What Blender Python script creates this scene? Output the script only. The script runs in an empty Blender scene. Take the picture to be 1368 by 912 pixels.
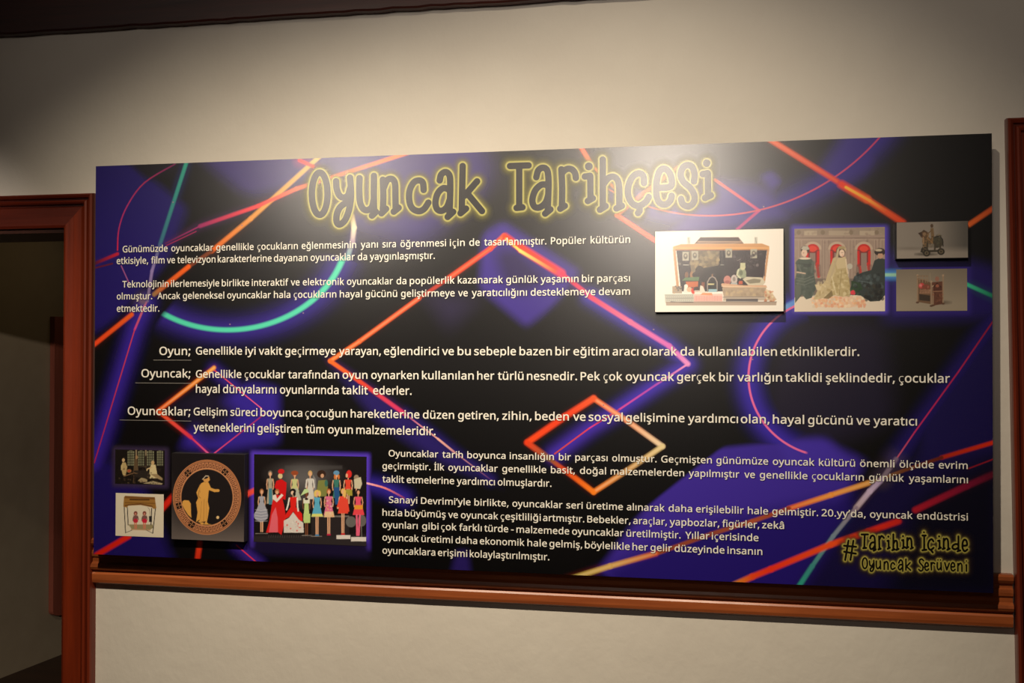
import bpy, bmesh, math, random
import numpy as np
from mathutils import Vector, Matrix
random.seed(4); rng = np.random.default_rng(4)
SC = bpy.context.scene
COL = SC.collection

# ---------------------------------------------------------------- camera
YB = -0.066                     # front face of the exhibition board (the wall is the plane y = 0)
Z0 = 0.97                       # bottom edge of the board
CAM = np.array([1.75639, -2.70763 + YB, Z0 + 0.577125])
YAW, PIT, ROL, F, CX, CY = 0.1965555, 0.0105839, 0.00154629, 1400.0, 684.0, 456.0
_f = np.array([-math.sin(YAW), math.cos(YAW), 0]); _r = np.array([math.cos(YAW), math.sin(YAW), 0]); _u = np.array([0, 0, 1.])
FW = _f*math.cos(PIT) + _u*math.sin(PIT); _u2 = _u*math.cos(PIT) - _f*math.sin(PIT)
RT = _r*math.cos(ROL) + _u2*math.sin(ROL); UP = _u2*math.cos(ROL) - _r*math.sin(ROL)
cd = bpy.data.cameras.new('camera'); cam = bpy.data.objects.new('camera', cd); COL.objects.link(cam)
cd.sensor_width = 36; cd.lens = F/1368*36; cd.clip_start = 0.05
cam.matrix_world = Matrix(((RT[0], UP[0], -FW[0], CAM[0]), (RT[1], UP[1], -FW[1], CAM[1]), (RT[2], UP[2], -FW[2], CAM[2]), (0, 0, 0, 1)))
SC.camera = cam

# ---------------------------------------------------------------- view and world
SC.view_settings.view_transform = 'Standard'; SC.view_settings.look = 'None'
SC.view_settings.gamma = 1; SC.view_settings.use_curve_mapping = False
SC.view_settings.exposure = 0.0
w = bpy.data.worlds.new('world'); SC.world = w; w.use_nodes = True
w.node_tree.nodes['Background'].inputs[0].default_value = (1, .86, .7, 1)
w.node_tree.nodes['Background'].inputs[1].default_value = 0.008

# ---------------------------------------------------------------- lights (ceiling spots in front of the wall)
def spot(name, loc, tgt, power, size, blend, rad, col):
    l = bpy.data.lights.new(name, 'SPOT'); l.energy = power; l.spot_size = math.radians(size); l.spot_blend = blend
    l.shadow_soft_size = rad; l.color = col
    o = bpy.data.objects.new(name, l); COL.objects.link(o); o.location = loc
    o.rotation_euler = (Vector(tgt) - Vector(loc)).to_track_quat('-Z', 'Y').to_euler(); return o
WARM = (1, .855, .65)
# two wall washers above the frame, two ceiling spots farther back in the room (their gloss shows on the board)
spot('spot_lamp', (1.54, -1.75, 3.02), (1.38, 0, .74), 205, 85, 1, .03, WARM)
spot('spot_lamp', (0.52, -1.75, 3.02), (0.64, 0, .62), 200, 79, 1, .03, WARM)
WARM2 = (1, .87, .75)
spot('ceiling_spot', (1.40, -4.06, 2.74), (1.85, 0, 2.40), 88, 48, 1, .30, WARM2)
spot('ceiling_spot', (1.16, -7.20, 2.74), (1.45, 0, 2.10), 92, 23, 1, .40, WARM2)  # extra unseen spot, added to stretch the glare streak down the board
spot('ceiling_spot', (-0.72, -4.06, 2.74), (0.70, 0, 2.40), 68, 42, 1, .30, WARM2)
# a weaker spot whose light passes the left doorway: its lintel draws the slanting shade on the passage wall
spot('ceiling_spot', (0.55, -4.30, 2.60), (-1.25, 1.2, 1.1), 320, 22, .5, .03, WARM2)
def area(name, loc, tgt, power, size, col):
    l = bpy.data.lights.new(name, 'AREA'); l.energy = power; l.size = size; l.color = col
    o = bpy.data.objects.new(name, l); COL.objects.link(o); o.location = loc
    o.rotation_euler = (Vector(tgt) - Vector(loc)).to_track_quat('-Z', 'Y').to_euler(); return o

# ---------------------------------------------------------------- helpers
def lin(c):
    c = np.asarray(c, float)/255.0
    return np.where(c <= .04045, c/12.92, ((c+.055)/1.055)**2.4)
def L4(c): return tuple(float(x) for x in lin(c)) + (1.0,)
def ray(px, py):
    return FW + RT*((px-CX)/F) - UP*((py-CY)/F)
def un(px, py, y=None):
    """the point of the plane y = const that stands at photo pixel (px, py)"""
    y = YB if y is None else y
    d = ray(px, py); t = (y-CAM[1])/d[1]; p = CAM + d*t
    return float(p[0]), float(p[2])
def un_arr(px, py, y):
    d = FW[None] + RT[None]*((px-CX)/F)[:, None] - UP[None]*((py-CY)/F)[:, None]
    t = (y-CAM[1])/d[:, 1]; return CAM[0]+d[:, 0]*t, CAM[2]+d[:, 2]*t
def proj(x, y, z):
    d = np.stack([x-CAM[0], np.full_like(x, y-CAM[1]), z-CAM[2]], -1); k = d@FW
    return CX + F*(d@RT)/k, CY - F*(d@UP)/k
def link(name, me, mat=None, parent=None, **props):
    o = bpy.data.objects.new(name, me); COL.objects.link(o)
    if mat is not None:
        for m in (mat if isinstance(mat, (list, tuple)) else [mat]): me.materials.append(m)
    if parent is not None: o.parent = parent
    for k, v in props.items(): o[k] = v
    return o
def mesh(name, vs, fs, mi=None, smooth=False):
    me = bpy.data.meshes.new(name); me.from_pydata([tuple(map(float, v)) for v in vs], [], fs)
    if mi: me.polygons.foreach_set('material_index', mi)
    if smooth: me.shade_smooth()
    me.update(); return me
def boxv(a, b):
    (x0, y0, z0), (x1, y1, z1) = a, b
    v = [(x0,y0,z0),(x1,y0,z0),(x1,y1,z0),(x0,y1,z0),(x0,y0,z1),(x1,y0,z1),(x1,y1,z1),(x0,y1,z1)]
    f = [(0,3,2,1),(4,5,6,7),(0,1,5,4),(1,2,6,5),(2,3,7,6),(3,0,4,7)]
    return v, f
def boxes(name, lst, mat, parent=None, bevel=0, **props):
    vs, fs = [], []
    for a, b in lst:
        v, f = boxv(a, b); n = len(vs); vs += v; fs += [tuple(i+n for i in q) for q in f]
    me = mesh(name, vs, fs); o = link(name, me, mat, parent, **props)
    if bevel:
        bm = bmesh.new(); bm.from_mesh(me)
        bmesh.ops.bevel(bm, geom=bm.edges[:], offset=bevel, segments=2, affect='EDGES'); bm.to_mesh(me); bm.free()
    return o
def sweep(name, prof, stations, mat, parent=None, **props):
    """prof: list of points; stations: functions mapping a profile point to xyz"""
    n = len(prof); vs = [s(p) for s in stations for p in prof]; fs = []
    for k in range(len(stations)-1):
        for i in range(n):
            j = (i+1) % n; fs.append((k*n+i, k*n+j, (k+1)*n+j, (k+1)*n+i))
    fs.append(tuple(range(n))[::-1]); fs.append(tuple((len(stations)-1)*n+i for i in range(n)))
    me = mesh(name, vs, fs)
    bm = bmesh.new(); bm.from_mesh(me); bmesh.ops.recalc_face_normals(bm, faces=bm.faces); bm.to_mesh(me); bm.free()
    return link(name, me, mat, parent, **props)

# ---------------------------------------------------------------- materials
GLOSS, SPEC = .25, 1.0
class NT:
    def __init__(s, name):
        s.m = bpy.data.materials.new(name); s.m.use_nodes = True; s.t = s.m.node_tree; s.n = s.t.nodes; s.l = s.t.links
        s.b = s.n['Principled BSDF']
    def node(s, k, **kw):
        n = s.n.new(k)
        for a, v in kw.items(): setattr(n, a, v)
        return n
    def set(s, sock, v):
        if hasattr(v, 'is_linked') or isinstance(v, bpy.types.NodeSocket): s.l.new(v, sock)
        else: sock.default_value = v
    def math(s, op, a, b=0., c=None, clamp=False):
        n = s.node('ShaderNodeMath', operation=op, use_clamp=clamp); s.set(n.inputs[0], a); s.set(n.inputs[1], b)
        if c is not None: s.set(n.inputs[2], c)
        return n.outputs[0]
    def vm(s, op, a, b=(0, 0, 0), out=0):
        n = s.node('ShaderNodeVectorMath', operation=op); s.set(n.inputs[0], a)
        if op not in ('LENGTH',): s.set(n.inputs[3] if op == 'SCALE' else n.inputs[1], b)
        return n.outputs[1] if op in ('LENGTH', 'DOT_PRODUCT') else n.outputs[0]
    def noise(s, vec, scale, detail=3, rough=.5, mscale=(1, 1, 1)):
        mp = s.node('ShaderNodeMapping'); mp.inputs['Scale'].default_value = mscale; s.l.new(vec, mp.inputs['Vector'])
        n = s.node('ShaderNodeTexNoise'); n.inputs['Scale'].default_value = scale; n.inputs['Detail'].default_value = detail
        n.inputs['Roughness'].default_value = rough; s.l.new(mp.outputs[0], n.inputs['Vector']); return n.outputs['Fac']
    def ramp(s, f, stops):
        r = s.node('ShaderNodeValToRGB'); e = r.color_ramp.elements
        while len(e) < len(stops): e.new(.5)
        for i, (p, c) in enumerate(stops): e[i].position = p; e[i].color = c
        s.l.new(f, r.inputs[0]); return r.outputs[0]
    def bump(s, h, st, dist=.002):
        b = s.node('ShaderNodeBump'); b.inputs['Strength'].default_value = st; b.inputs['Distance'].default_value = dist
        s.l.new(h, b.inputs['Height']); s.l.new(b.outputs[0], s.b.inputs['Normal'])
def plain(name, c, rough=.5, spec=.5):
    t = NT(name); t.b.inputs['Base Color'].default_value = L4(c); t.b.inputs['Roughness'].default_value = rough
    t.b.inputs['Specular IOR Level'].default_value = spec
    if spec == SPEC: t.b.inputs['IOR'].default_value = 1.55
    return t.m
def plaster(name, c1, c2, rough=.85, bump=.35):
    t = NT(name); p = t.node('ShaderNodeTexCoord').outputs['Object']
    n = t.noise(p, 1.6, 4); m = t.noise(p, 9, 5, .6)
    f = t.math('ADD', t.math('MULTIPLY', n, .7), t.math('MULTIPLY', m, .3))
    t.l.new(t.ramp(f, [(.35, L4(c1)), (.65, L4(c2))]), t.b.inputs['Base Color'])
    a = t.noise(p, 55, 4, .55, (1, 1, .6)); b = t.noise(p, 14, 3)
    t.bump(t.math('ADD', t.math('MULTIPLY', a, .35), t.math('MULTIPLY', b, .9)), bump, .006)
    t.b.inputs['Roughness'].default_value = rough; return t.m
def wood(name, c1, c2, axis, rough=.32, knots=None, spec=.5):
    t = NT(name); p = t.node('ShaderNodeTexCoord').outputs['Object']
    sc = {'x': (.35, 6, 6), 'z': (6, 6, .35), 'y': (6, .35, 6)}[axis]
    n = t.noise(p, 9, 6, .65, sc); m = t.noise(p, 2.2, 2, .5, sc)
    f = t.math('ADD', t.math('MULTIPLY', n, .6), t.math('MULTIPLY', m, .4))
    mid = tuple((np.array(c1)+np.array(c2))/2)
    col = t.ramp(f, [(.33, L4(c1)), (.5, L4(mid)), (.66, L4(c2))])
    if knots:
        for (k, rr) in knots:
            d = t.vm('LENGTH', t.vm('SUBTRACT', p, k)); mr = t.node('ShaderNodeMapRange', interpolation_type='SMOOTHSTEP')
            t.l.new(d, mr.inputs[0]); mr.inputs[1].default_value = rr*.3; mr.inputs[2].default_value = rr; mr.inputs[3].default_value = .12; mr.inputs[4].default_value = 1
            col = t.vm('SCALE', col, mr.outputs[0])
    t.l.new(col, t.b.inputs['Base Color'])
    t.bump(n, .25, .0015); t.b.inputs['Roughness'].default_value = rough; t.b.inputs['Specular IOR Level'].default_value = spec
    return t.m
def attr_mat(name, alpha=False, rough=GLOSS):
    t = NT(name); a = t.node('ShaderNodeVertexColor', layer_name='Col')
    t.l.new(a.outputs[0], t.b.inputs['Base Color']); t.b.inputs['Roughness'].default_value = rough; t.b.inputs['Specular IOR Level'].default_value = SPEC; t.b.inputs['IOR'].default_value = 1.55
    if alpha:
        tr = t.node('ShaderNodeBsdfTransparent'); mx = t.node('ShaderNodeMixShader')
        t.l.new(a.outputs['Alpha'], mx.inputs[0]); t.l.new(tr.outputs[0], mx.inputs[1]); t.l.new(t.b.outputs[0], mx.inputs[2])
        t.l.new(mx.outputs[0], t.n['Material Output'].inputs[0])
    return t.m

M_WALL = plaster('beige_plaster', (203, 196, 186), (210, 204, 194))
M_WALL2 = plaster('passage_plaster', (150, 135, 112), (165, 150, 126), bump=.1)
M_CEIL = plain('ceiling_white', (150, 140, 125), .9)
M_FLOOR = wood('dark_floor_wood', (38, 22, 14), (62, 38, 24), 'x', .5)
M_RAIL = wood('rail_wood', (120, 58, 28), (168, 90, 46), 'x', .35)
M_BEAM = wood('beam_wood', (40, 12, 9), (74, 24, 15), 'x', .45)
M_SIDE = plain('board_edge_black', (14, 12, 13), .5)
M_BLACK = plain('black_strip', (22, 18, 17), .6)

# ---------------------------------------------------------------- setting: walls with two door openings
xa, _ = un(90, 400, -0.0); _, zd = un(90, 305, 0.0)           # inner edge of the left casing
xo, _ = un(126.3, 400, -.015)
_, zo = un(100, 265.5, -.02)
WT = .22
xr_out, zr = un(1344.5, 158, -.02)                              # right casing, outer corner
RC = .105
D2a, D2b, D2z = xr_out + RC, xr_out + RC + .85, zr - RC
X0, X1, Y0, ZC = xa-1.5, D2b+.7, -8.6, 3.15
DL = xa-1.2
boxes('wall_front', [((X0, 0, 0), (DL, WT, ZC)), ((xa, 0, 0), (D2a, WT, ZC)), ((D2b, 0, 0), (X1, WT, ZC)),
                     ((DL, 0, zd), (xa, WT, ZC)), ((D2a, 0, D2z), (D2b, WT, ZC))], M_WALL, kind='structure')
boxes('wall_left', [((X0-.15, Y0, 0), (X0, WT, ZC))], M_WALL, kind='structure')
boxes('wall_right', [((X1, Y0, 0), (X1+.15, WT, ZC))], M_WALL, kind='structure')
boxes('wall_back', [((X0-.15, Y0-.15, 0), (X1+.15, Y0, ZC))], M_BEAM, kind='structure')
boxes('floor', [((X0-.15, Y0-.15, -.1), (X1+.15, 3.6, 0))], M_FLOOR, kind='structure')
boxes('ceiling', [((X0-.15, Y0-.15, ZC), (X1+.15, WT, ZC+.1))], M_CEIL, kind='structure')
# beam/cornice along the top of the wall: ragged painted edge underneath
_, zb = un(240, 30.5, -.03)
beam = sweep('trim_1', [(-.0, zb), (-.03, zb-.001), (-.034, zb+.004), (-.034, zb+.13), (-.026, zb+.137), (-.034, zb+.146), (-.034, zb+.27), (0, zb+.27)],
      [lambda p, x=x, d=d: (x, p[0], p[1]+(d if p[1] < zb+.01 else 0)) for x, d in
       [(X0+.002 + i*(X1-X0-.004)/160, float(v)) for i, v in enumerate(rng.normal(0, .0009, 161))]], M_BEAM, kind='structure')

# ---- chair rail (trim_2)
_, rt = un(1335, 766, -.012); _, rb = un(1335, 838, -.012)
_, rb2 = un(200, 783.5, -.010)
_, dk = un(1335, 848, 0)
h = rt-rb
prof = [(0, 0), (-.012, 0), (-.018, .004), (-.020, .012), (-.020, .030), (-.017, .035), (-.013, .037), (-.017, .041), (-.024, .046), (-.027, .053), (-.025, .061), (-.019, .065),
        (-.016, .067), (-.016, .080), (-.0205, .084), (-.0215, .092), (-.0205, .10), (-.014, .104), (-.013, .112), (-.020, .117), (-.024, .124), (-.024, .134), (-.019, .139), (0, .139)]
sc_ = h/.139
prof = [(a, rb+b*sc_) for a, b in prof]
xrl, xrr = xo-.001, xr_out+.012
rail = sweep('trim_2', prof, [lambda p, x=x, d=d: (x, p[0]*(1+d), p[1]) for x, d in [(xrl+i*(xrr-xrl)/60, float(v)) for i, v in enumerate(rng.normal(0, .006, 61))]], M_RAIL, kind='structure')

# ---- door casings
W1 = xo - xa
def casing_prof(w):
    q = [(0, 0), (0, -.018), (.012*w/.16, -.022), (.05*w/.16, -.021), (.095*w/.16, -.021), (.101*w/.16, -.014), (.107*w/.16, -.014), (.112*w/.16, -.026), (.120*w/.16, -.029), (.127*w/.16, -.026),
         (.131*w/.16, -.017), (.136*w/.16, -.017), (.140*w/.16, -.028), (.150*w/.16, -.032), (.158*w/.16, -.028), (w, -.020), (w, 0)]
    return q
knot = un(94.5, 288, -.02)
KN = [((knot[0], -.02, knot[1]), .02)]
M_CAS = wood('casing_wood', (84, 26, 8), (120, 41, 14), 'z', .38)
M_CASX = wood('casing_wood_across', (70, 20, 9), (100, 32, 14), 'x', .38, KN)
M_CASR = wood('casing_wood_red', (84, 28, 15), (124, 48, 28), 'z', .3)
def door(name, xi0, xi1, zt, w, mv, mh, lean=0., right=True):
    e = bpy.data.objects.new(name, None); COL.objects.link(e); e.location = ((xi0+xi1)/2, 0, 0); e['kind'] = 'structure'
    bpy.context.view_layer.update(); ox = (xi0+xi1)/2
    q = casing_prof(w); lf = lambda z: lean*(zt-z)
    r = sweep('door_casing', q, [lambda p: (xi1+p[0]-ox+lf(0), p[1], 0.001), lambda p: (xi1+p[0]-ox, p[1], zt+p[0])], mv, e)
    l = sweep('door_casing', q, [lambda p: (xi0-p[0]-ox+lf(0), p[1], 0.001), lambda p: (xi0-p[0]-ox, p[1], zt+p[0])], mv, e)
    t = sweep('door_head_casing', q, [lambda p: (xi0-p[0]-ox, p[1], zt+p[0]), lambda p: (xi1+p[0]-ox, p[1], zt+p[0])], mh, e)
    return e, ox
d1, ox1 = door('door_1', DL, xa, zd, W1, M_CAS, M_CASX)
M_LIN = wood('door_lining_wood', (58, 26, 14), (80, 38, 20), 'z', .5)
boxes('door_lining', [((DL-ox1, .0, zd-.012), (xa-ox1, WT, zd-.0005)), ((DL-ox1+.0005, 0, 0.001), (DL-ox1+.012, WT, zd-.012)), ((xa-ox1-.012, 0, 0.001), (xa-ox1-.0005, WT, zd-.012))], M_LIN, d1)
xb_low, _ = un(1360, 905, -.02); _, zlow = un(1360, 905, -.02)
lean = (xb_low - xr_out)/(zr - zlow)
d2, ox2 = door('door_2', D2a, D2b, D2z, RC, M_CASR, M_CASR, lean)
leaf = boxes('door_leaf', [((D2a-ox2+.003, .05, .005), (D2b-ox2-.003, .09, D2z-.003))], M_CASR, d2, bevel=.003)
boxes('door_panel', [((D2a-ox2+.13, .04, .2), (D2b-ox2-.13, .0505, .95))], M_CASR, d2, bevel=.006)
boxes('door_panel', [((D2a-ox2+.13, .04, 1.08), (D2b-ox2-.13, .0505, D2z-.13))], M_CASR, d2, bevel=.006)
bm = bmesh.new(); bmesh.ops.create_cone(bm, segments=20, radius1=.009, radius2=.009, depth=.05, matrix=Matrix.Translation((D2b-ox2-.07, .027, 1.0)) @ Matrix.Rotation(math.pi/2, 4, 'X'), cap_ends=True)
bmesh.ops.create_uvsphere(bm, u_segments=20, v_segments=12, radius=.026, matrix=Matrix.Translation((D2b-ox2-.07, -.005, 1.0)))
me = bpy.data.meshes.new('door_knob'); bm.to_mesh(me); bm.free(); link('door_knob', me, plain('brass', (150, 110, 50), .3), d2)

# ---- the passage behind the left doorway
def to_floor(px, py):
    d = ray(px, py); t = -CAM[2]/d[2]; return CAM + d*t
A = to_floor(0, 906)[:2]; B = to_floor(90, 871)[:2]
dr = (B-A)/np.linalg.norm(B-A); nrm = np.array([dr[1], -dr[0]])
if nrm @ (CAM[:2]-A) < 0: nrm = -nrm
def wallpt(px, py, off=0.):
    d = ray(px, py); P0 = A + nrm*off; t = ((P0-CAM[:2])@nrm)/(d[:2]@nrm); return CAM + d*t
tN = (WT - A[1])/dr[1]; tF = (3.5 - A[1])/dr[1]
PN, PF = A + dr*tN, A + dr*tF
PCZ = 2.5
def prism(name, pts, z0, z1, mat, parent=None, **props):
    n = len(pts); vs = [(p[0], p[1], z0) for p in pts] + [(p[0], p[1], z1) for p in pts]
    fs = [tuple(range(n))[::-1], tuple(range(n, 2*n))] + [(i, (i+1) % n, n+(i+1) % n, n+i) for i in range(n)]
    me = mesh(name, vs, fs); bm = bmesh.new(); bm.from_mesh(me); bmesh.ops.recalc_face_normals(bm, faces=bm.faces); bm.to_mesh(me); bm.free()
    return link(name, me, mat, parent, **props)
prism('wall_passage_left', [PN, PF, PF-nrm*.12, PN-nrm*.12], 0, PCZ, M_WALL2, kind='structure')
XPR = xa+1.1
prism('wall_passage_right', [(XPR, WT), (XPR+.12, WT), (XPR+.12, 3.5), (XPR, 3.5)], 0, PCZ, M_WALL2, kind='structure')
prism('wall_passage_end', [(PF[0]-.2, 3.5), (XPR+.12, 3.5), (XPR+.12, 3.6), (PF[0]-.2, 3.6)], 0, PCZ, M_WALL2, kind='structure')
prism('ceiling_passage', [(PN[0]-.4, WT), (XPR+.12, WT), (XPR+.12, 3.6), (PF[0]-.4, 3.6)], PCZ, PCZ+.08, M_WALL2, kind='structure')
# reddish hanging plank on the passage wall
p0 = wallpt(72, 640, .03); p1 = wallpt(95, 640, .03); zt_ = wallpt(80, 423, .03)[2]; zb_ = wallpt(80, 822, .03)[2]
pw = np.linalg.norm(p1[:2]-p0[:2])
M_PLK = wood('plank_wood_red', (130, 66, 50), (150, 80, 62), 'z', .55)
outl = []
for i in range(9):
    a = math.pi*(1 + i/8); outl.append((pw/2 + pw/2*math.cos(a), zb_ + .03*(1+math.sin(a))))
outl += [(pw, zt_), (0, zt_)]
base = p0[:2]
vs = [(base[0]+dr[0]*s+nrm[0]*o, base[1]+dr[1]*s+nrm[1]*o, z) for o in (0, -.028) for s, z in outl]
n = len(outl); fs = [tuple(range(n)), tuple(range(n, 2*n))[::-1]] + [(i, n+i, n+(i+1) % n, (i+1) % n) for i in range(n)]
me = mesh('wooden_plank', vs, fs); bm = bmesh.new(); bm.from_mesh(me); bmesh.ops.recalc_face_normals(bm, faces=bm.faces)
bm.to_mesh(me); bm.free()
pk = link('wooden_plank', me, M_PLK); pk['label'] = 'narrow reddish brown upright plank on the dim wall beyond the left doorway'; pk['category'] = 'plank'
# unseen lights added to brighten the dim passage wall, no fixture there
l = bpy.data.lights.new('passage_patch_light', 'SPOT'); l.energy = 1.5; l.color = (1, .72, .36); l.spot_size = math.radians(60); l.spot_blend = 1; l.shadow_soft_size = .05
o = bpy.data.objects.new('passage_patch_light', l); COL.objects.link(o); tg = wallpt(25, 380)
o.location = (tg[0]+nrm[0]*.9, tg[1]+nrm[1]*.9, 2.3); o.rotation_euler = (Vector(tg)-o.location).to_track_quat('-Z', 'Y').to_euler()

o = area('passage_fill', (PN[0]+1.0, 2.2, 2.4), (PN[0], 2.2, .8), .25, .4, (1, .84, .62))

# ================================================================ the exhibition panel
BW, BH = 2.4, 1.10915
panel = bpy.data.objects.new('exhibition_panel', None); COL.objects.link(panel)
panel['label'] = 'wide black and purple exhibition panel with neon lines and text, above wooden chair rail'
panel['category'] = 'exhibition panel'

# ---------------- printed neon artwork, all in nodes, in board coordinates (x, z)
def P3(p): x, z = un(*p); return (x, 0.0, z)
KPX = 1/495.0                    # metres of board per photo pixel, about the middle of the board
grp = bpy.data.node_groups.new('neon_line', 'ShaderNodeTree')
for nm, ty in (('Acc', 'NodeSocketColor'), ('P', 'NodeSocketVector'), ('A', 'NodeSocketVector'), ('D', 'NodeSocketVector'), ('Inv', 'NodeSocketFloat'),
               ('W', 'NodeSocketFloat'), ('G', 'NodeSocketFloat'), ('C1', 'NodeSocketColor'), ('C2', 'NodeSocketColor'), ('CG', 'NodeSocketColor'), ('Hot', 'NodeSocketFloat')):
    grp.interface.new_socket(nm, in_out='INPUT', socket_type=ty)
grp.interface.new_socket('Out', in_out='OUTPUT', socket_type='NodeSocketColor')
def build_group(g, ring=False):
    gi = g.nodes.new('NodeGroupInput'); go = g.nodes.new('NodeGroupOutput'); I = gi.outputs
    def M(op, a, b=0., clamp=False):
        n = g.nodes.new('ShaderNodeMath'); n.operation = op; n.use_clamp = clamp
        for s, v in ((n.inputs[0], a), (n.inputs[1], b)):
            if isinstance(v, bpy.types.NodeSocket): g.links.new(v, s)
            else: s.default_value = v
        return n.outputs[0]
    def V(op, a, b=None):
        n = g.nodes.new('ShaderNodeVectorMath'); n.operation = op; g.links.new(a, n.inputs[0])
        if b is not None: g.links.new(b, n.inputs[3] if op == 'SCALE' else n.inputs[1])
        return n.outputs[1] if op in ('LENGTH', 'DOT_PRODUCT') else n.outputs[0]
    ap = V('SUBTRACT', I['P'], I['A'])
    if not ring:
        t = M('MULTIPLY', V('DOT_PRODUCT', ap, I['D']), I['Inv'], True)
        d = V('LENGTH', V('SUBTRACT', ap, V('SCALE', I['D'], t))); gate = None
    else:  # D = unit gate direction, Inv = radius, Hot reused; gate where dot(q, D) > Cut
        ap = V('MULTIPLY', ap, I['S']); ln = V('LENGTH', ap); d = M('ABSOLUTE', M('SUBTRACT', ln, I['Inv']))
        dot = M('DIVIDE', V('DOT_PRODUCT', ap, I['D']), ln); t = M('MULTIPLY', M('ADD', M('DIVIDE', V('DOT_PRODUCT', ap, I['T']), ln), 1.), .5)
        gate = M('MULTIPLY', M('SUBTRACT', dot, I['Cut']), 25., True)
    x = M('DIVIDE', d, I['W']); core = M('SUBTRACT', 1.45, x, False); core = M('MULTIPLY', core, 1.1, True)
    y = M('DIVIDE', d, I['G']); gl = M('EXPONENT', M('MULTIPLY', M('MULTIPLY', y, y), -1.))
    if gate is not None: core = M('MULTIPLY', core, gate); gl = M('MULTIPLY', gl, gate)
    hot = M('MULTIPLY', M('SUBTRACT', .75, x, True), I['Hot'], True)
    acc = V('MAXIMUM', I['Acc'], V('SCALE', I['CG'], gl))
    def mix(f, a, b):
        n = g.nodes.new('ShaderNodeMix'); n.data_type = 'RGBA'; g.links.new(f, n.inputs[0]); g.links.new(a, n.inputs[6])
        if isinstance(b, bpy.types.NodeSocket): g.links.new(b, n.inputs[7])
        else: n.inputs[7].default_value = b
        return n.outputs[2]
    c = mix(t, I['C1'], I['C2']); c = mix(hot, c, (1, .78, .5, 1))
    g.links.new(mix(core, acc, c), go.inputs['Out'])
build_group(grp)
grr = bpy.data.node_groups.new('neon_ring', 'ShaderNodeTree')
for nm, ty in (('Acc', 'NodeSocketColor'), ('P', 'NodeSocketVector'), ('A', 'NodeSocketVector'), ('D', 'NodeSocketVector'), ('Inv', 'NodeSocketFloat'),
               ('W', 'NodeSocketFloat'), ('G', 'NodeSocketFloat'), ('C1', 'NodeSocketColor'), ('C2', 'NodeSocketColor'), ('CG', 'NodeSocketColor'), ('Hot', 'NodeSocketFloat'),
               ('Cut', 'NodeSocketFloat'), ('T', 'NodeSocketVector'), ('S', 'NodeSocketVector')):
    grr.interface.new_socket(nm, in_out='INPUT', socket_type=ty)
grr.interface.new_socket('Out', in_out='OUTPUT', socket_type='NodeSocketColor')
build_group(grr, True)

T = PP = acc = TILE = None
def hits(pts, m):
    """does this shape, grown by m photo pixels, reach the tile being painted?"""
    m *= KPX*1.15; x0, x1, z0, z1 = TILE; X = [p[0] for p in pts]; Q = [p[2] for p in pts]
    return min(X)-m < x1 and max(X)+m > x0 and min(Q)-m < z1 and max(Q)+m > z0
def poly(pts, soft, col):
    """soft-edged convex colour field"""
    global acc
    q = [P3(p) for p in pts]; n = len(q); m = None
    if not hits(q, max(soft) if isinstance(soft, (list, tuple)) else soft): return
    ar = sum(q[i][0]*q[(i+1) % n][2]-q[(i+1) % n][0]*q[i][2] for i in range(n))
    sg = 1 if ar > 0 else -1
    for i in range(n):
        a, b = q[i], q[(i+1) % n]; ex, ez = b[0]-a[0], b[2]-a[2]; L = math.hypot(ex, ez)
        nx, nz_ = -ez/L*sg, ex/L*sg
        dp = T.vm('DOT_PRODUCT', PP, (nx, 0, nz_)); s = soft[i]*KPX if isinstance(soft, (list, tuple)) else soft*KPX
        mr = T.node('ShaderNodeMapRange', interpolation_type='SMOOTHSTEP'); c0 = nx*a[0]+nz_*a[2]
        T.l.new(dp, mr.inputs[0]); mr.inputs[1].default_value = c0-s; mr.inputs[2].default_value = c0+s
        m = mr.outputs[0] if m is None else T.math('MULTIPLY', m, mr.outputs[0])
    mx = T.node('ShaderNodeMix', data_type='RGBA'); T.l.new(m, mx.inputs[0]); T.l.new(acc, mx.inputs[6]); mx.inputs[7].default_value = L4(col)
    acc = mx.outputs[2]
def smooth(pts):
    if len(pts) < 3: return pts
    p = [pts[0]]+list(pts)+[pts[-1]]; out = []
    for i in range(1, len(p)-2):
        for k in range(5):
            t = k/5; a, b, c, d = [np.array(q, float) for q in p[i-1:i+3]]
            out.append(tuple(.5*((2*b)+(-a+c)*t+(2*a-5*b+4*c-d)*t*t+(-a+3*b-3*c+d)*t**3)))
    out.append(pts[-1]); return out
def seg(pts, w, cols, g=10, cg=(40, 26, 120), hot=0., curve=False):
    """a neon stroke through photo points: half width w px, glow radius g px"""
    global acc
    one = isinstance(cols[0], (int, float))
    if curve:
        m = len(pts); pts = smooth(list(pts)); k = 5; idx = np.linspace(0, m-1, len(pts))
        if not one: ca = np.array(cols, float); cols = [tuple(np.interp(t, range(m), ca[:, c]) for c in range(3)) for t in idx]
    n = len(pts)-1
    for i in range(n):
        a, b = P3(pts[i]), P3(pts[i+1]); D = [b[k]-a[k] for k in range(3)]; l2 = max(sum(v*v for v in D), 1e-9)
        if not hits((a, b), max(2.6*g, 12)): continue
        nd = T.node('ShaderNodeGroup'); nd.node_tree = grp; I = nd.inputs
        T.l.new(acc, I['Acc']); T.l.new(PP, I['P']); I['A'].default_value = a; I['D'].default_value = D; I['Inv'].default_value = 1/l2
        ww = w[i] if isinstance(w, (list, tuple)) else w
        I['W'].default_value = ww*KPX; I['G'].default_value = g*KPX
        I['C1'].default_value = L4(cols if one else cols[i]); I['C2'].default_value = L4(cols if one else cols[i+1])
        I['CG'].default_value = tuple(float(v) for v in lin(cg))+(1,); I['Hot'].default_value = hot
        acc = nd.outputs[0]
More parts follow.
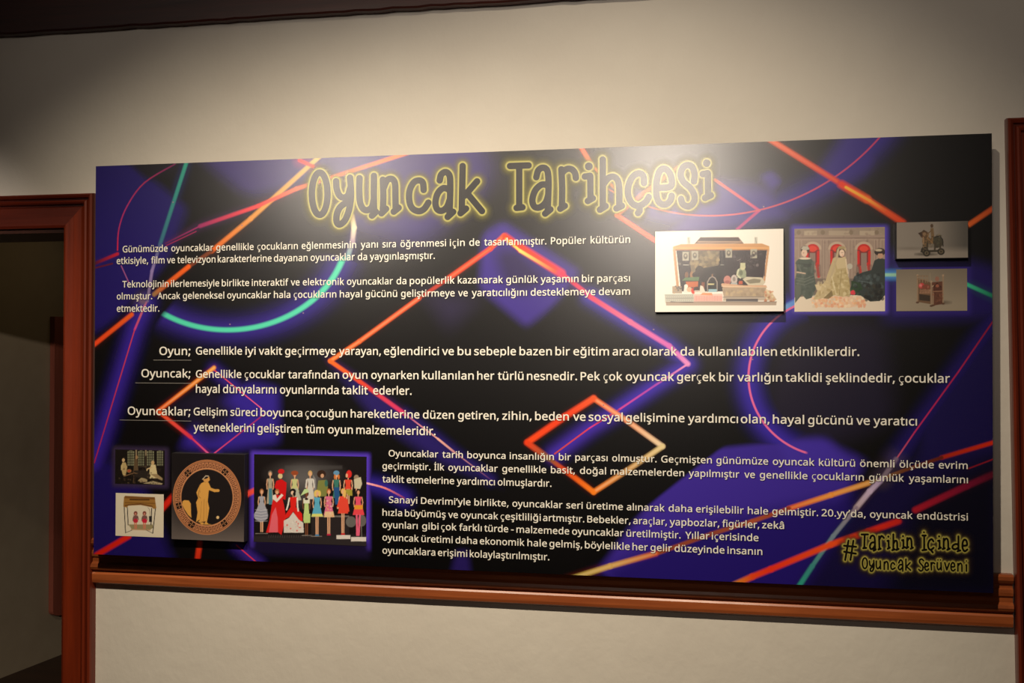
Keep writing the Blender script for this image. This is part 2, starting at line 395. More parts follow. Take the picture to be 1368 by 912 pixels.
def ring(c, edge, w, c1, c2, gdir, cut, tdir, g=12, cg=(40, 26, 120), hot=0., sx=1.):
    global acc
    a = P3(c); e = P3(edge); R = math.hypot(e[0]-a[0], e[2]-a[2])
    if not hits(((a[0]-R/sx, 0, a[2]-R), (a[0]+R/sx, 0, a[2]+R)), 2.6*g): return
    nd = T.node('ShaderNodeGroup'); nd.node_tree = grr; I = nd.inputs
    T.l.new(acc, I['Acc']); T.l.new(PP, I['P']); I['A'].default_value = a; I['Inv'].default_value = R
    gl = math.hypot(*gdir); I['D'].default_value = (gdir[0]/gl, 0, -gdir[1]/gl); I['T'].default_value = (tdir[0], 0, -tdir[1])
    I['W'].default_value = w*KPX; I['G'].default_value = g*KPX; I['C1'].default_value = L4(c1); I['C2'].default_value = L4(c2)
    I['CG'].default_value = L4(cg); I['Hot'].default_value = hot; I['Cut'].default_value = cut; I['S'].default_value = (sx, 1, 1)
    acc = nd.outputs[0]
def draw_art():
    # colour fields
    poly([(110, 200), (172, 215), (275, 297), (225, 350), (205, 410), (110, 452)], (14, 10, 10, 14, 12, 16), (30, 18, 102))
    poly([(165, 205), (250, 205), (235, 232), (195, 240)], 9, (18, 14, 26))
    poly([(262, 205), (470, 195), (400, 250), (330, 262)], 16, (48, 34, 110))
    poly([(430, 180), (640, 170), (660, 240), (560, 330), (455, 300)], 26, (52, 40, 110))
    poly([(110, 610), (160, 560), (190, 640), (360, 740), (300, 775), (110, 760)], (10, 14, 14, 12, 12, 5), (27, 16, 92))
    poly([(645, 312), (672, 296), (775, 362), (745, 405), (703, 436), (640, 385)], 9, (58, 40, 138))
    poly([(660, 335), (690, 330), (735, 372), (700, 395), (672, 380)], 14, (40, 28, 84))
    poly([(290, 500), (372, 520), (372, 590), (286, 604), (215, 592), (260, 560)], 12, (50, 34, 150))
    poly([(225, 540), (280, 515), (320, 555), (280, 590)], 16, (26, 20, 44))
    poly([(440, 480), (560, 560), (650, 640), (600, 625), (500, 560)], 12, (36, 24, 100))
    poly([(964, 598), (1095, 585), (1180, 628), (1112, 705), (1068, 800), (870, 800), (800, 762), (862, 678)], (5, 10, 14, 12, 4, 4, 8, 3), (60, 40, 156))
    poly([(930, 700), (1150, 660), (1100, 800), (840, 800), (800, 765)], 18, (33, 18, 112))
    poly([(1180, 628), (1330, 560), (1340, 800), (1060, 800)], (16, 8, 4, 16), (20, 12, 62))
    poly([(1220, 670), (1340, 600), (1340, 800), (1180, 800)], 22, (10, 8, 26))
    poly([(1046, 430), (1180, 430), (1195, 560), (1100, 600), (1020, 560)], 22, (27, 22, 44))
    poly([(1180, 335), (1300, 345), (1335, 360), (1335, 425), (1180, 430)], 14, (30, 18, 92))
    poly([(1130, 175), (1180, 175), (1168, 225), (1110, 262), (1070, 262)], 13, (46, 30, 128))
    poly([(1015, 235), (1032, 228), (1045, 243), (1030, 255)], 7, (56, 40, 140))
    poly([(935, 240), (1030, 250), (1060, 290), (1000, 306), (890, 320)], 16, (58, 44, 140))
    poly([(1225, 560), (1262, 505), (1335, 430), (1335, 600), (1230, 625)], 14, (24, 16, 76))
    poly([(1040, 588), (1105, 585), (1130, 615), (1060, 640)], 10, (66, 46, 170))
    poly([(560, 385), (640, 400), (600, 440)], 20, (34, 27, 60))
    poly([(610, 735), (625, 735), (630, 775), (600, 775)], 7, (34, 22, 92))
    # glows around the flush photographs
    poly([(1057, 301), (1186, 301), (1186, 419), (1057, 419)], 4.5, (84, 66, 190))
    poly([(1193, 354), (1297, 354), (1297, 420), (1193, 420)], 5, (46, 32, 120))
    poly([(335, 602), (494, 606), (494, 735), (335, 732)], 4.5, (84, 56, 196))
    poly([(338, 719), (492, 722), (494, 745), (336, 740)], 7, (24, 16, 50))
    poly([(150, 596), (225, 598), (225, 652), (150, 650)], 5, (52, 40, 70))
    # strokes
    seg([(250, 214), (214, 326)], 2.7, ((44, 160, 138), (52, 104, 132)), 8, (16, 30, 80))
    seg([(214, 326), (203, 362), (197, 402)], 2.2, ((70, 90, 140), (140, 120, 180), (120, 105, 140)), 9, (24, 16, 60))
    seg([(195, 404), (180, 440), (126, 618)], [1.6, .9], ((190, 110, 150), (200, 60, 90), (170, 30, 80)), 15, (52, 32, 150))
    seg([(429, 207), (335, 292), (283, 335)], 3.1, ((214, 178, 90), (226, 150, 66), (225, 100, 30)), 7, (60, 26, 10))
    seg([(283, 335), (252, 356)], 2.6, ((120, 60, 30), (120, 56, 34)), 5, (20, 10, 10))
    seg([(252, 356), (222, 380), (206, 393)], 3.1, ((240, 96, 20), (214, 90, 30), (150, 110, 70)), 6, (44, 16, 10))
    seg([(176, 420), (126, 460)], 3.1, ((230, 90, 30), (240, 70, 30)), 6, (60, 16, 10))
    seg([(400, 214), (418, 222)], 2.5, ((220, 50, 60), (220, 60, 40)), 10, (120, 24, 40))
    seg([(545, 204), (396, 252), (345, 275)], 2.6, ((236, 120, 60), (240, 106, 70), (240, 60, 60)), 7, (70, 24, 50))
    seg([(345, 275), (267, 302), (221, 325)], [2.6, 1.0], ((240, 60, 60), (150, 40, 100), (90, 24, 80)), 7, (50, 22, 60))
    seg([(262, 309), (222, 328)], .8, (140, 34, 80), 5, (24, 10, 30))
    seg([(157, 339), (126, 352)], 2.2, ((190, 28, 56), (70, 16, 50)), 6, (50, 10, 30))
    seg([(150, 352), (126, 358)], 1.2, (90, 20, 50), 5, (20, 8, 24))
    seg([(234, 219), (193, 244), (170, 275), (159, 305), (157, 334)], 1.0, ((110, 28, 80), (160, 40, 90), (170, 44, 110), (170, 40, 100), (210, 30, 66)), 3, (30, 10, 50), curve=True)
    seg([(162, 355), (172, 377)], .9, (150, 80, 140), 3, (24, 14, 50))
    seg([(190, 401), (191, 402)], 5, (104, 84, 118), 14, (70, 54, 84))
    ring((305, 310), (305, 440.5), 3.2, (78, 214, 182), (84, 214, 182), (.343, .94), .575, (1, 0), 17, (50, 34, 138), sx=.775)
    seg([(464, 345), (471, 322), (473, 304), (470, 288)], 3.2, ((110, 170, 180), (170, 150, 170), (236, 220, 190), (236, 214, 180)), 9, (36, 28, 90))
    # first orange diamond
    seg([(350, 546), (286, 494)], .8, ((230, 90, 150), (230, 70, 60)), 10, (50, 32, 130))
    seg([(353, 553), (284, 607)], .9, ((150, 40, 110), (220, 70, 130)), 8, (44, 28, 120))
    seg([(286, 491), (211, 549)], 2.7, ((246, 160, 60), (238, 92, 34)), 5, (90, 26, 10), .35)
    seg([(211, 549), (255, 584), (281, 608)], [2.5, 1.3], ((240, 92, 40), (220, 50, 80), (220, 90, 160)), 5, (90, 20, 20))
    seg([(129, 741), (172, 716)], 3.8, ((200, 30, 16), (214, 34, 20)), 6, (50, 8, 10))
    seg([(214, 682), (232, 662)], 4, ((200, 30, 16), (220, 40, 24)), 6, (50, 8, 10))
    seg([(322, 664), (342, 654)], 3.6, ((222, 36, 24), (240, 90, 80)), 7, (60, 10, 30))
    seg([(267, 724), (263, 752)], 3.8, ((226, 60, 24), (190, 36, 20)), 5, (40, 8, 8))
    seg([(316, 728), (344, 752)], .9, (220, 50, 90), 10, (56, 34, 140))
    seg([(489, 645), (515, 652), (540, 665)], 1.2, ((250, 190, 220), (240, 130, 120), (120, 50, 110)), 11, (48, 34, 150), curve=True)
    # large diamond
    seg([(673, 315), (655, 332), (600, 371)], 3.1, ((230, 90, 40), (235, 66, 26), (240, 74, 34)), 5, (80, 20, 14), .15)
    seg([(600, 371), (565, 395)], 2.4, ((190, 60, 40), (170, 50, 40)), 5, (40, 14, 20))
    seg([(560, 398), (480, 456), (441, 482)], 2.8, ((240, 86, 44), (238, 104, 50), (250, 120, 40)), 5, (60, 20, 14), .25)
    seg([(441, 482), (480, 509), (540, 552)], 2.7, ((244, 110, 40), (222, 70, 46), (210, 50, 110)), 6, (60, 20, 30))
    seg([(540, 552), (585, 586), (606, 603), (655, 640)], [1.0, 1.4, .8], ((170, 50, 140), (230, 170, 160), (200, 140, 150), (70, 30, 110)), 8, (34, 22, 100))
    seg([(675, 316), (697, 332), (750, 365)], [4.5, 5.2], ((220, 60, 30), (236, 60, 30), (236, 60, 66)), 8, (80, 14, 30))
    seg([(676, 319), (695, 335), (742, 363)], [1.6, 2.0], ((250, 170, 60), (240, 214, 110), (240, 80, 60)), 4, (60, 30, 10))
    seg([(750, 365), (792, 398)], 2.6, ((210, 50, 90), (220, 60, 100)), 9, (60, 30, 110))
    seg([(788, 396), (842, 430), (894, 462), (919, 486)], 3, ((226, 60, 90), (238, 110, 160), (222, 110, 200), (240, 150, 220)), 11, (60, 44, 170))
    seg([(919, 486), (876, 514), (827, 547)], 1.2, ((244, 150, 210), (170, 70, 190), (210, 70, 160)), 11, (64, 44, 180))
    seg([(827, 547), (787, 572), (741, 606)], .9, ((190, 50, 110), (220, 60, 90), (200, 70, 60)), 11, (64, 40, 170))
    # small diamond
    seg([(885, 596), (838, 562), (793, 532)], 3.1, ((236, 214, 180), (236, 150, 110), (244, 110, 60)), 4, (60, 26, 30), .4)
    seg([(885, 596), (838, 628), (793, 657)], 3.1, ((226, 206, 150), (200, 150, 90), (246, 130, 40)), 4, (50, 26, 14), .4)
    seg([(793, 532), (755, 556), (706, 590)], 3.8, ((244, 90, 44), (232, 62, 30), (244, 74, 24)), 5, (90, 18, 14))
    seg([(704, 591), (733, 612), (755, 628), (793, 657)], [3.6, 2.6, 3.2], ((230, 60, 20), (120, 90, 60), (220, 60, 20), (250, 130, 30)), 5, (70, 16, 10))
    # top right
    seg([(774, 193), (791, 221), (840, 270)], [2.7, 1.8], ((238, 84, 40), (230, 120, 60), (210, 130, 80)), 6, (70, 20, 10))
    seg([(905, 224), (860, 258), (824, 287), (866, 315), (900, 338)], 2.6, ((200, 130, 70), (226, 120, 60), (240, 96, 50), (244, 90, 50), (230, 90, 110)), 6, (70, 20, 20))
    seg([(955, 240), (1014, 281), (985, 306)], 1.7, ((230, 96, 80), (200, 60, 120), (180, 50, 130)), 7, (50, 20, 80))
    ring((955, 13), (955, 288), 1.0, (240, 110, 100), (180, 40, 110), (.35, 1), .62, (1, 0), 17, (44, 30, 130))
    seg([(1028, 186), (1118, 242)], 3.2, ((236, 96, 46), (220, 50, 24)), 6, (70, 16, 10), .1)
    seg([(1124, 246), (1158, 266), (1206, 297)], [4.6, 3.6], ((226, 50, 20), (226, 90, 20), (206, 60, 20)), 6, (70, 16, 6))
    seg([(1130, 250), (1162, 268), (1182, 281)], 1.6, ((240, 180, 50), (232, 150, 50), (214, 90, 30)), 4, (60, 24, 6))
    seg([(1290, 303), (1330, 276)], 2.9, ((214, 96, 36), (180, 70, 30)), 4, (40, 14, 6))
    seg([(1290, 379), (1330, 397)], 2.2, ((60, 190, 150), (20, 110, 80)), 8, (16, 50, 60))
    seg([(1183, 367), (1200, 367)], 6, ((70, 130, 210), (70, 130, 190)), 11, (30, 60, 150))
    seg([(1183, 367), (1200, 367)], 2, ((150, 210, 190), (140, 190, 170)), 4, (10, 20, 20))
    seg([(1040, 416), (1064, 403)], 3.8, ((130, 180, 235), (90, 140, 230)), 9, (50, 60, 190))
    ring((1108, 504), (1000, 504), 1.25, (236, 110, 170), (236, 110, 170), (-1, .02), .28, (0, 1), 15, (56, 38, 170))
    seg([(1330, 424), (1280, 497), (1222, 577), (1198, 612)], .9, ((130, 20, 50), (170, 30, 80), (190, 40, 100), (190, 90, 120)), 13, (30, 18, 96))
    # bottom right
    seg([(1330, 590), (1258, 611)], 2.4, ((214, 44, 16), (170, 40, 20)), 5, (50, 8, 8))
    seg([(1258, 611), (1205, 629), (1165, 644)], 2, ((100, 30, 20), (110, 60, 30), (150, 120, 60)), 6, (30, 10, 10))
    seg([(1160, 645), (1110, 661), (1054, 679)], 3, ((226, 160, 80), (244, 150, 50), (232, 96, 30)), 5, (60, 20, 10), .2)
    seg([(1054, 679), (1005, 696), (950, 713), (880, 738)], 2.6, ((150, 60, 40), (170, 80, 50), (140, 66, 50), (150, 70, 40)), 6, (34, 10, 10))
    seg([(876, 739), (815, 756), (758, 774)], 3.2, ((210, 90, 40), (214, 170, 90), (180, 170, 90)), 5, (90, 30, 10), .3)
    seg([(1330, 612), (1293, 626)], .9, (130, 20, 40), 4, (20, 6, 10))
    seg([(1330, 632), (1291, 649), (1223, 681)], 3.6, ((80, 12, 34), (120, 16, 50), (170, 24, 44)), 8, (30, 6, 20))
    seg([(1197, 613), (1178, 640)], 2.6, ((120, 100, 130), (130, 116, 130)), 13, (56, 44, 66))
    seg([(1178, 640), (1162, 656), (1144, 678)], 3, ((170, 150, 190), (200, 180, 214), (190, 170, 180)), 6, (60, 40, 80))
    seg([(1144, 678), (1113, 716), (1085, 756), (1064, 788)], [2.4, 2.4, 2.8], ((150, 130, 150), (120, 140, 160), (60, 140, 140), (40, 160, 140)), 7, (24, 30, 90))
    seg([(1200, 696), (1160, 710)], 3.6, ((200, 36, 30), (226, 44, 26)), 6, (60, 10, 10))
    seg([(1160, 710), (1110, 727), (1030, 760), (1005, 770), (974, 784)], 3.5, ((232, 60, 30), (240, 80, 30), (236, 50, 26), (232, 70, 26), (214, 150, 50)), 5, (70, 10, 10))
    for p in [(231, 270), (323, 301), (307, 433), (405, 418), (1020, 276), (1005, 480), (873, 440), (806, 541)]:
        seg([p, (p[0]+.4, p[1])], .8, (150, 120, 140), 2.5, (24, 16, 34))

def art_material(tile):
    global T, PP, acc, TILE
    TILE = tile; T = NT('neon_print')
    geo = T.node('ShaderNodeNewGeometry').outputs['Position']
    sep = T.node('ShaderNodeSeparateXYZ'); T.l.new(geo, sep.inputs[0])
    cmb = T.node('ShaderNodeCombineXYZ'); T.l.new(sep.outputs[0], cmb.inputs[0]); T.l.new(sep.outputs[2], cmb.inputs[2]); PP = cmb.outputs[0]
    acc = T.ramp(T.noise(PP, 1.7, 2), [(.35, L4((4, 3, 4))), (.7, L4((9, 7, 8)))])
    draw_art()
    T.l.new(T.vm('MINIMUM', acc, (1, 1, 1)), T.b.inputs['Base Color'])
    T.b.inputs['Roughness'].default_value = GLOSS; T.b.inputs['Specular IOR Level'].default_value = SPEC; T.b.inputs['IOR'].default_value = 1.55
    return T.m
# the printed face is cut into a grid so that each cell's material only carries the strokes that reach it
NXT, NZT = 16, 8
mats, verts, faces, mi = [M_SIDE], [], [], []
for j in range(NZT+1):
    for i in range(NXT+1): verts.append((BW*i/NXT, YB, Z0+BH*j/NZT))
for j in range(NZT):
    for i in range(NXT):
        k = j*(NXT+1)+i; faces.append((k, k+1, k+NXT+2, k+NXT+1)); mi.append(len(mats))
        mats.append(art_material((BW*i/NXT, BW*(i+1)/NXT, Z0+BH*j/NZT, Z0+BH*(j+1)/NZT)))
n0 = len(verts); v, f = boxv((0, YB, Z0), (BW, YB+.018, Z0+BH)); verts += v; g_ = [q for k, q in enumerate(f) if k != 2]
faces += [tuple(i+n0 for i in q) for q in g_]; mi += [0]*len(g_)
me = mesh('board', verts, faces, mi=mi); board = link('board', me, mats, panel)
for bx_ in (.25, 1.15, 2.05):
    boxes('batten', [((bx_, YB+.018, Z0+.19), (bx_+.05, -.0005, Z0+BH-.08))], M_SIDE, panel)

# ---------------- body text
MTXT = plain('white_ink', (236, 232, 222), GLOSS, SPEC)
TSH = NT('soft_black_ink'); TSH.b.inputs['Base Color'].default_value = L4((8, 6, 8)); TSH.b.inputs['Roughness'].default_value = GLOSS
TSH.b.inputs['Specular IOR Level'].default_value = SPEC; TSH.b.inputs['IOR'].default_value = 1.55; TSH.b.inputs['Alpha'].default_value = .28
